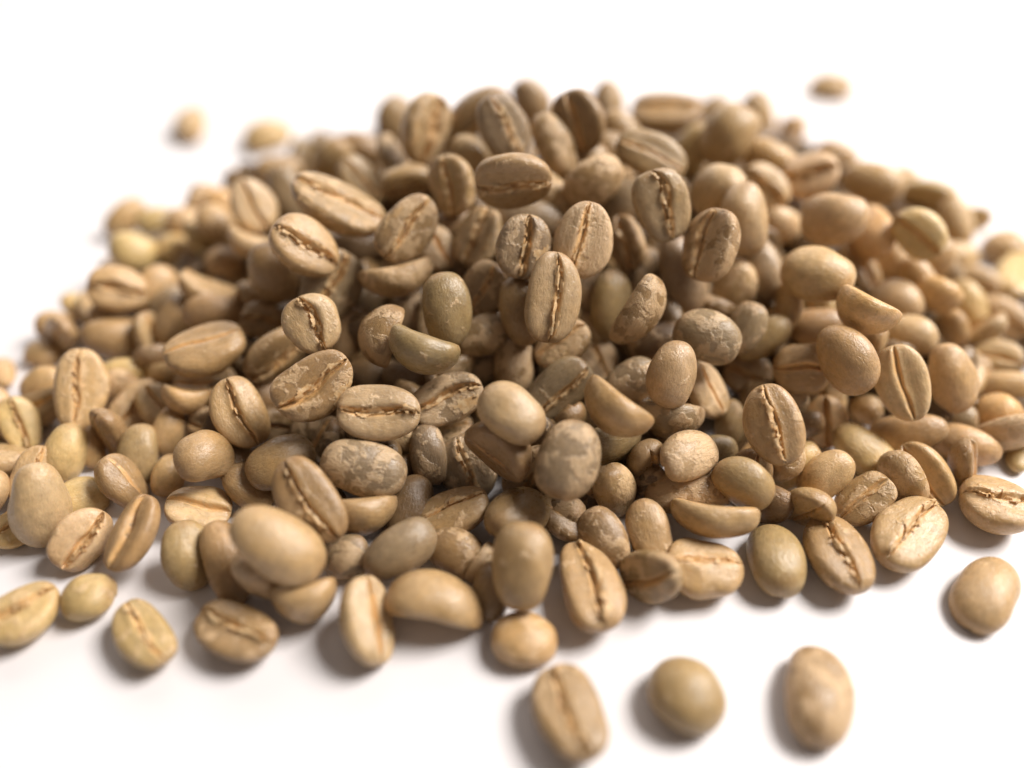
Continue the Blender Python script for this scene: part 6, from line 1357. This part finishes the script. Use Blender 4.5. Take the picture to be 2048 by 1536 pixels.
def make_bean(row):
    (label, x, y, z, qw, qx, qy, qz, ln, wd, th, bend, opening, seed, tone, tex, res, skin, painted_shade) = row
    N, M = ((64, 72), (48, 56), (34, 40))[res]
    V, quads, tris, crease, P, dphi = bean_mesh(N, M, seed, ln*1e-3, wd*1e-3, th*1e-3, bend=bend, open_=opening)
    tip = smooth(0.62, 0.98, np.abs(V[:, 0])/(ln*5e-4)); grain = (seed % 997)/997.0
    full = build("coffee_bean", V, quads, tris, M_BEAN, crease, tip, grain)
    seam = None
    if skin:            # the crease is a part of its own: cut it out of the face, keeping the shading continuous
        nv = np.empty(len(V)*3, dtype=np.float32); full.vertex_normals.foreach_get('vector', nv); nv = nv.reshape(-1, 3)
        bpy.data.meshes.remove(full)
        du = np.concatenate([np.abs(dphi).reshape(-1), [9, 9]]); xx = np.abs(V[:, 0])/(ln*5e-4)
        inside = (du[quads].max(1) < 0.30) & (xx[quads].max(1) < 0.95)
        def sub(q, t, name):
            used = np.unique(np.concatenate([q.ravel(), t.ravel()])); m = np.full(len(V), -1); m[used] = np.arange(len(used))
            return build(name, V[used], m[q], m[t], M_BEAN, crease[used], tip[used], grain, nv[used])
        full = sub(quads[~inside], tris, "coffee_bean"); seam = sub(quads[inside], np.zeros((0, 3), int), "crease")
    o = bpy.data.objects.new("coffee_bean", full)
    scene.collection.objects.link(o)
    o.location = (x*1e-3, y*1e-3, z*1e-3)
    o.rotation_mode = 'QUATERNION'; o.rotation_quaternion = (qw, qx, qy, qz)
    g = np.random.default_rng(seed)
    v = painted_shade*(1+0.05*g.normal()); w = 0.009*g.normal(size=3)  # light and shade by place in the heap, multiplied into the bean colour
    c = [min(0.8, max(0.02, a*v*(1+b))) for a, b in zip(TONES[tone], w)]
    o.color = (*c, PATCH[tex]+0.08*float(g.normal()))
    o['label'] = label; o['category'] = 'coffee bean'; o['group'] = 'green coffee beans'
    if skin:
        c_o = bpy.data.objects.new("crease", seam); scene.collection.objects.link(c_o); c_o.parent = o; c_o.color = o.color
        xs = np.repeat(np.cos(np.linspace(0.035, math.pi-0.035, N))[:, None], M, 1)
        r = None if tex == 's' and opening > 0.3 else skin_mesh(P, dphi, xs, seed, tex, (0.13+0.12*opening)*th*1e-3)
        if r is not None:
            s = bpy.data.objects.new("silverskin", build("silverskin", r[0], r[1], np.zeros((0, 3), int), M_SKIN))
            scene.collection.objects.link(s); s.parent = o; s.color = o.color
    return o

for row in BEANS:
    make_bean(row)

# ---------------------------------------------------------------- the rest of the heap, deeper down between and behind the beans above
def make_heap():
    protos = []
    for k in range(14):
        g = np.random.default_rng(900+k); w = g.uniform(0.0058, 0.0070)
        protos.append(bean_mesh(22, 26, 900+k, w*g.uniform(1.35, 1.55), w, w*0.6, bend=0.1, open_=0.5)[:4])
    Vs, Qs, Ts, Cs, n = [], [], [], [], 0
    for i, (x, y, z, qw, qx, qy, qz, sc) in enumerate(HEAP):
        V, q, t, c = protos[i % len(protos)]
        R = np.array([[1-2*(qy*qy+qz*qz), 2*(qx*qy-qz*qw), 2*(qx*qz+qy*qw)],
                      [2*(qx*qy+qz*qw), 1-2*(qx*qx+qz*qz), 2*(qy*qz-qx*qw)],
                      [2*(qx*qz-qy*qw), 2*(qy*qz+qx*qw), 1-2*(qx*qx+qy*qy)]])
        W = (V*sc) @ R.T
        W += np.array([x, y, z])*1e-3
        if W[:, 2].min() < 0.0001: W[:, 2] += 0.0001-W[:, 2].min()
        Vs.append(W); Qs.append(q+n); Ts.append(t+n); Cs.append(c); n += len(V)
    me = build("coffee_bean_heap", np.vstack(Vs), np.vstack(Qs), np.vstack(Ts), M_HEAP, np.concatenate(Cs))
    o = bpy.data.objects.new("coffee_bean_heap", me); scene.collection.objects.link(o)
    o['kind'] = 'stuff'
    o['label'] = 'inner beans of the heap, colour darkened as shade in gaps between the outer ones'
    o['category'] = 'coffee beans'
make_heap()
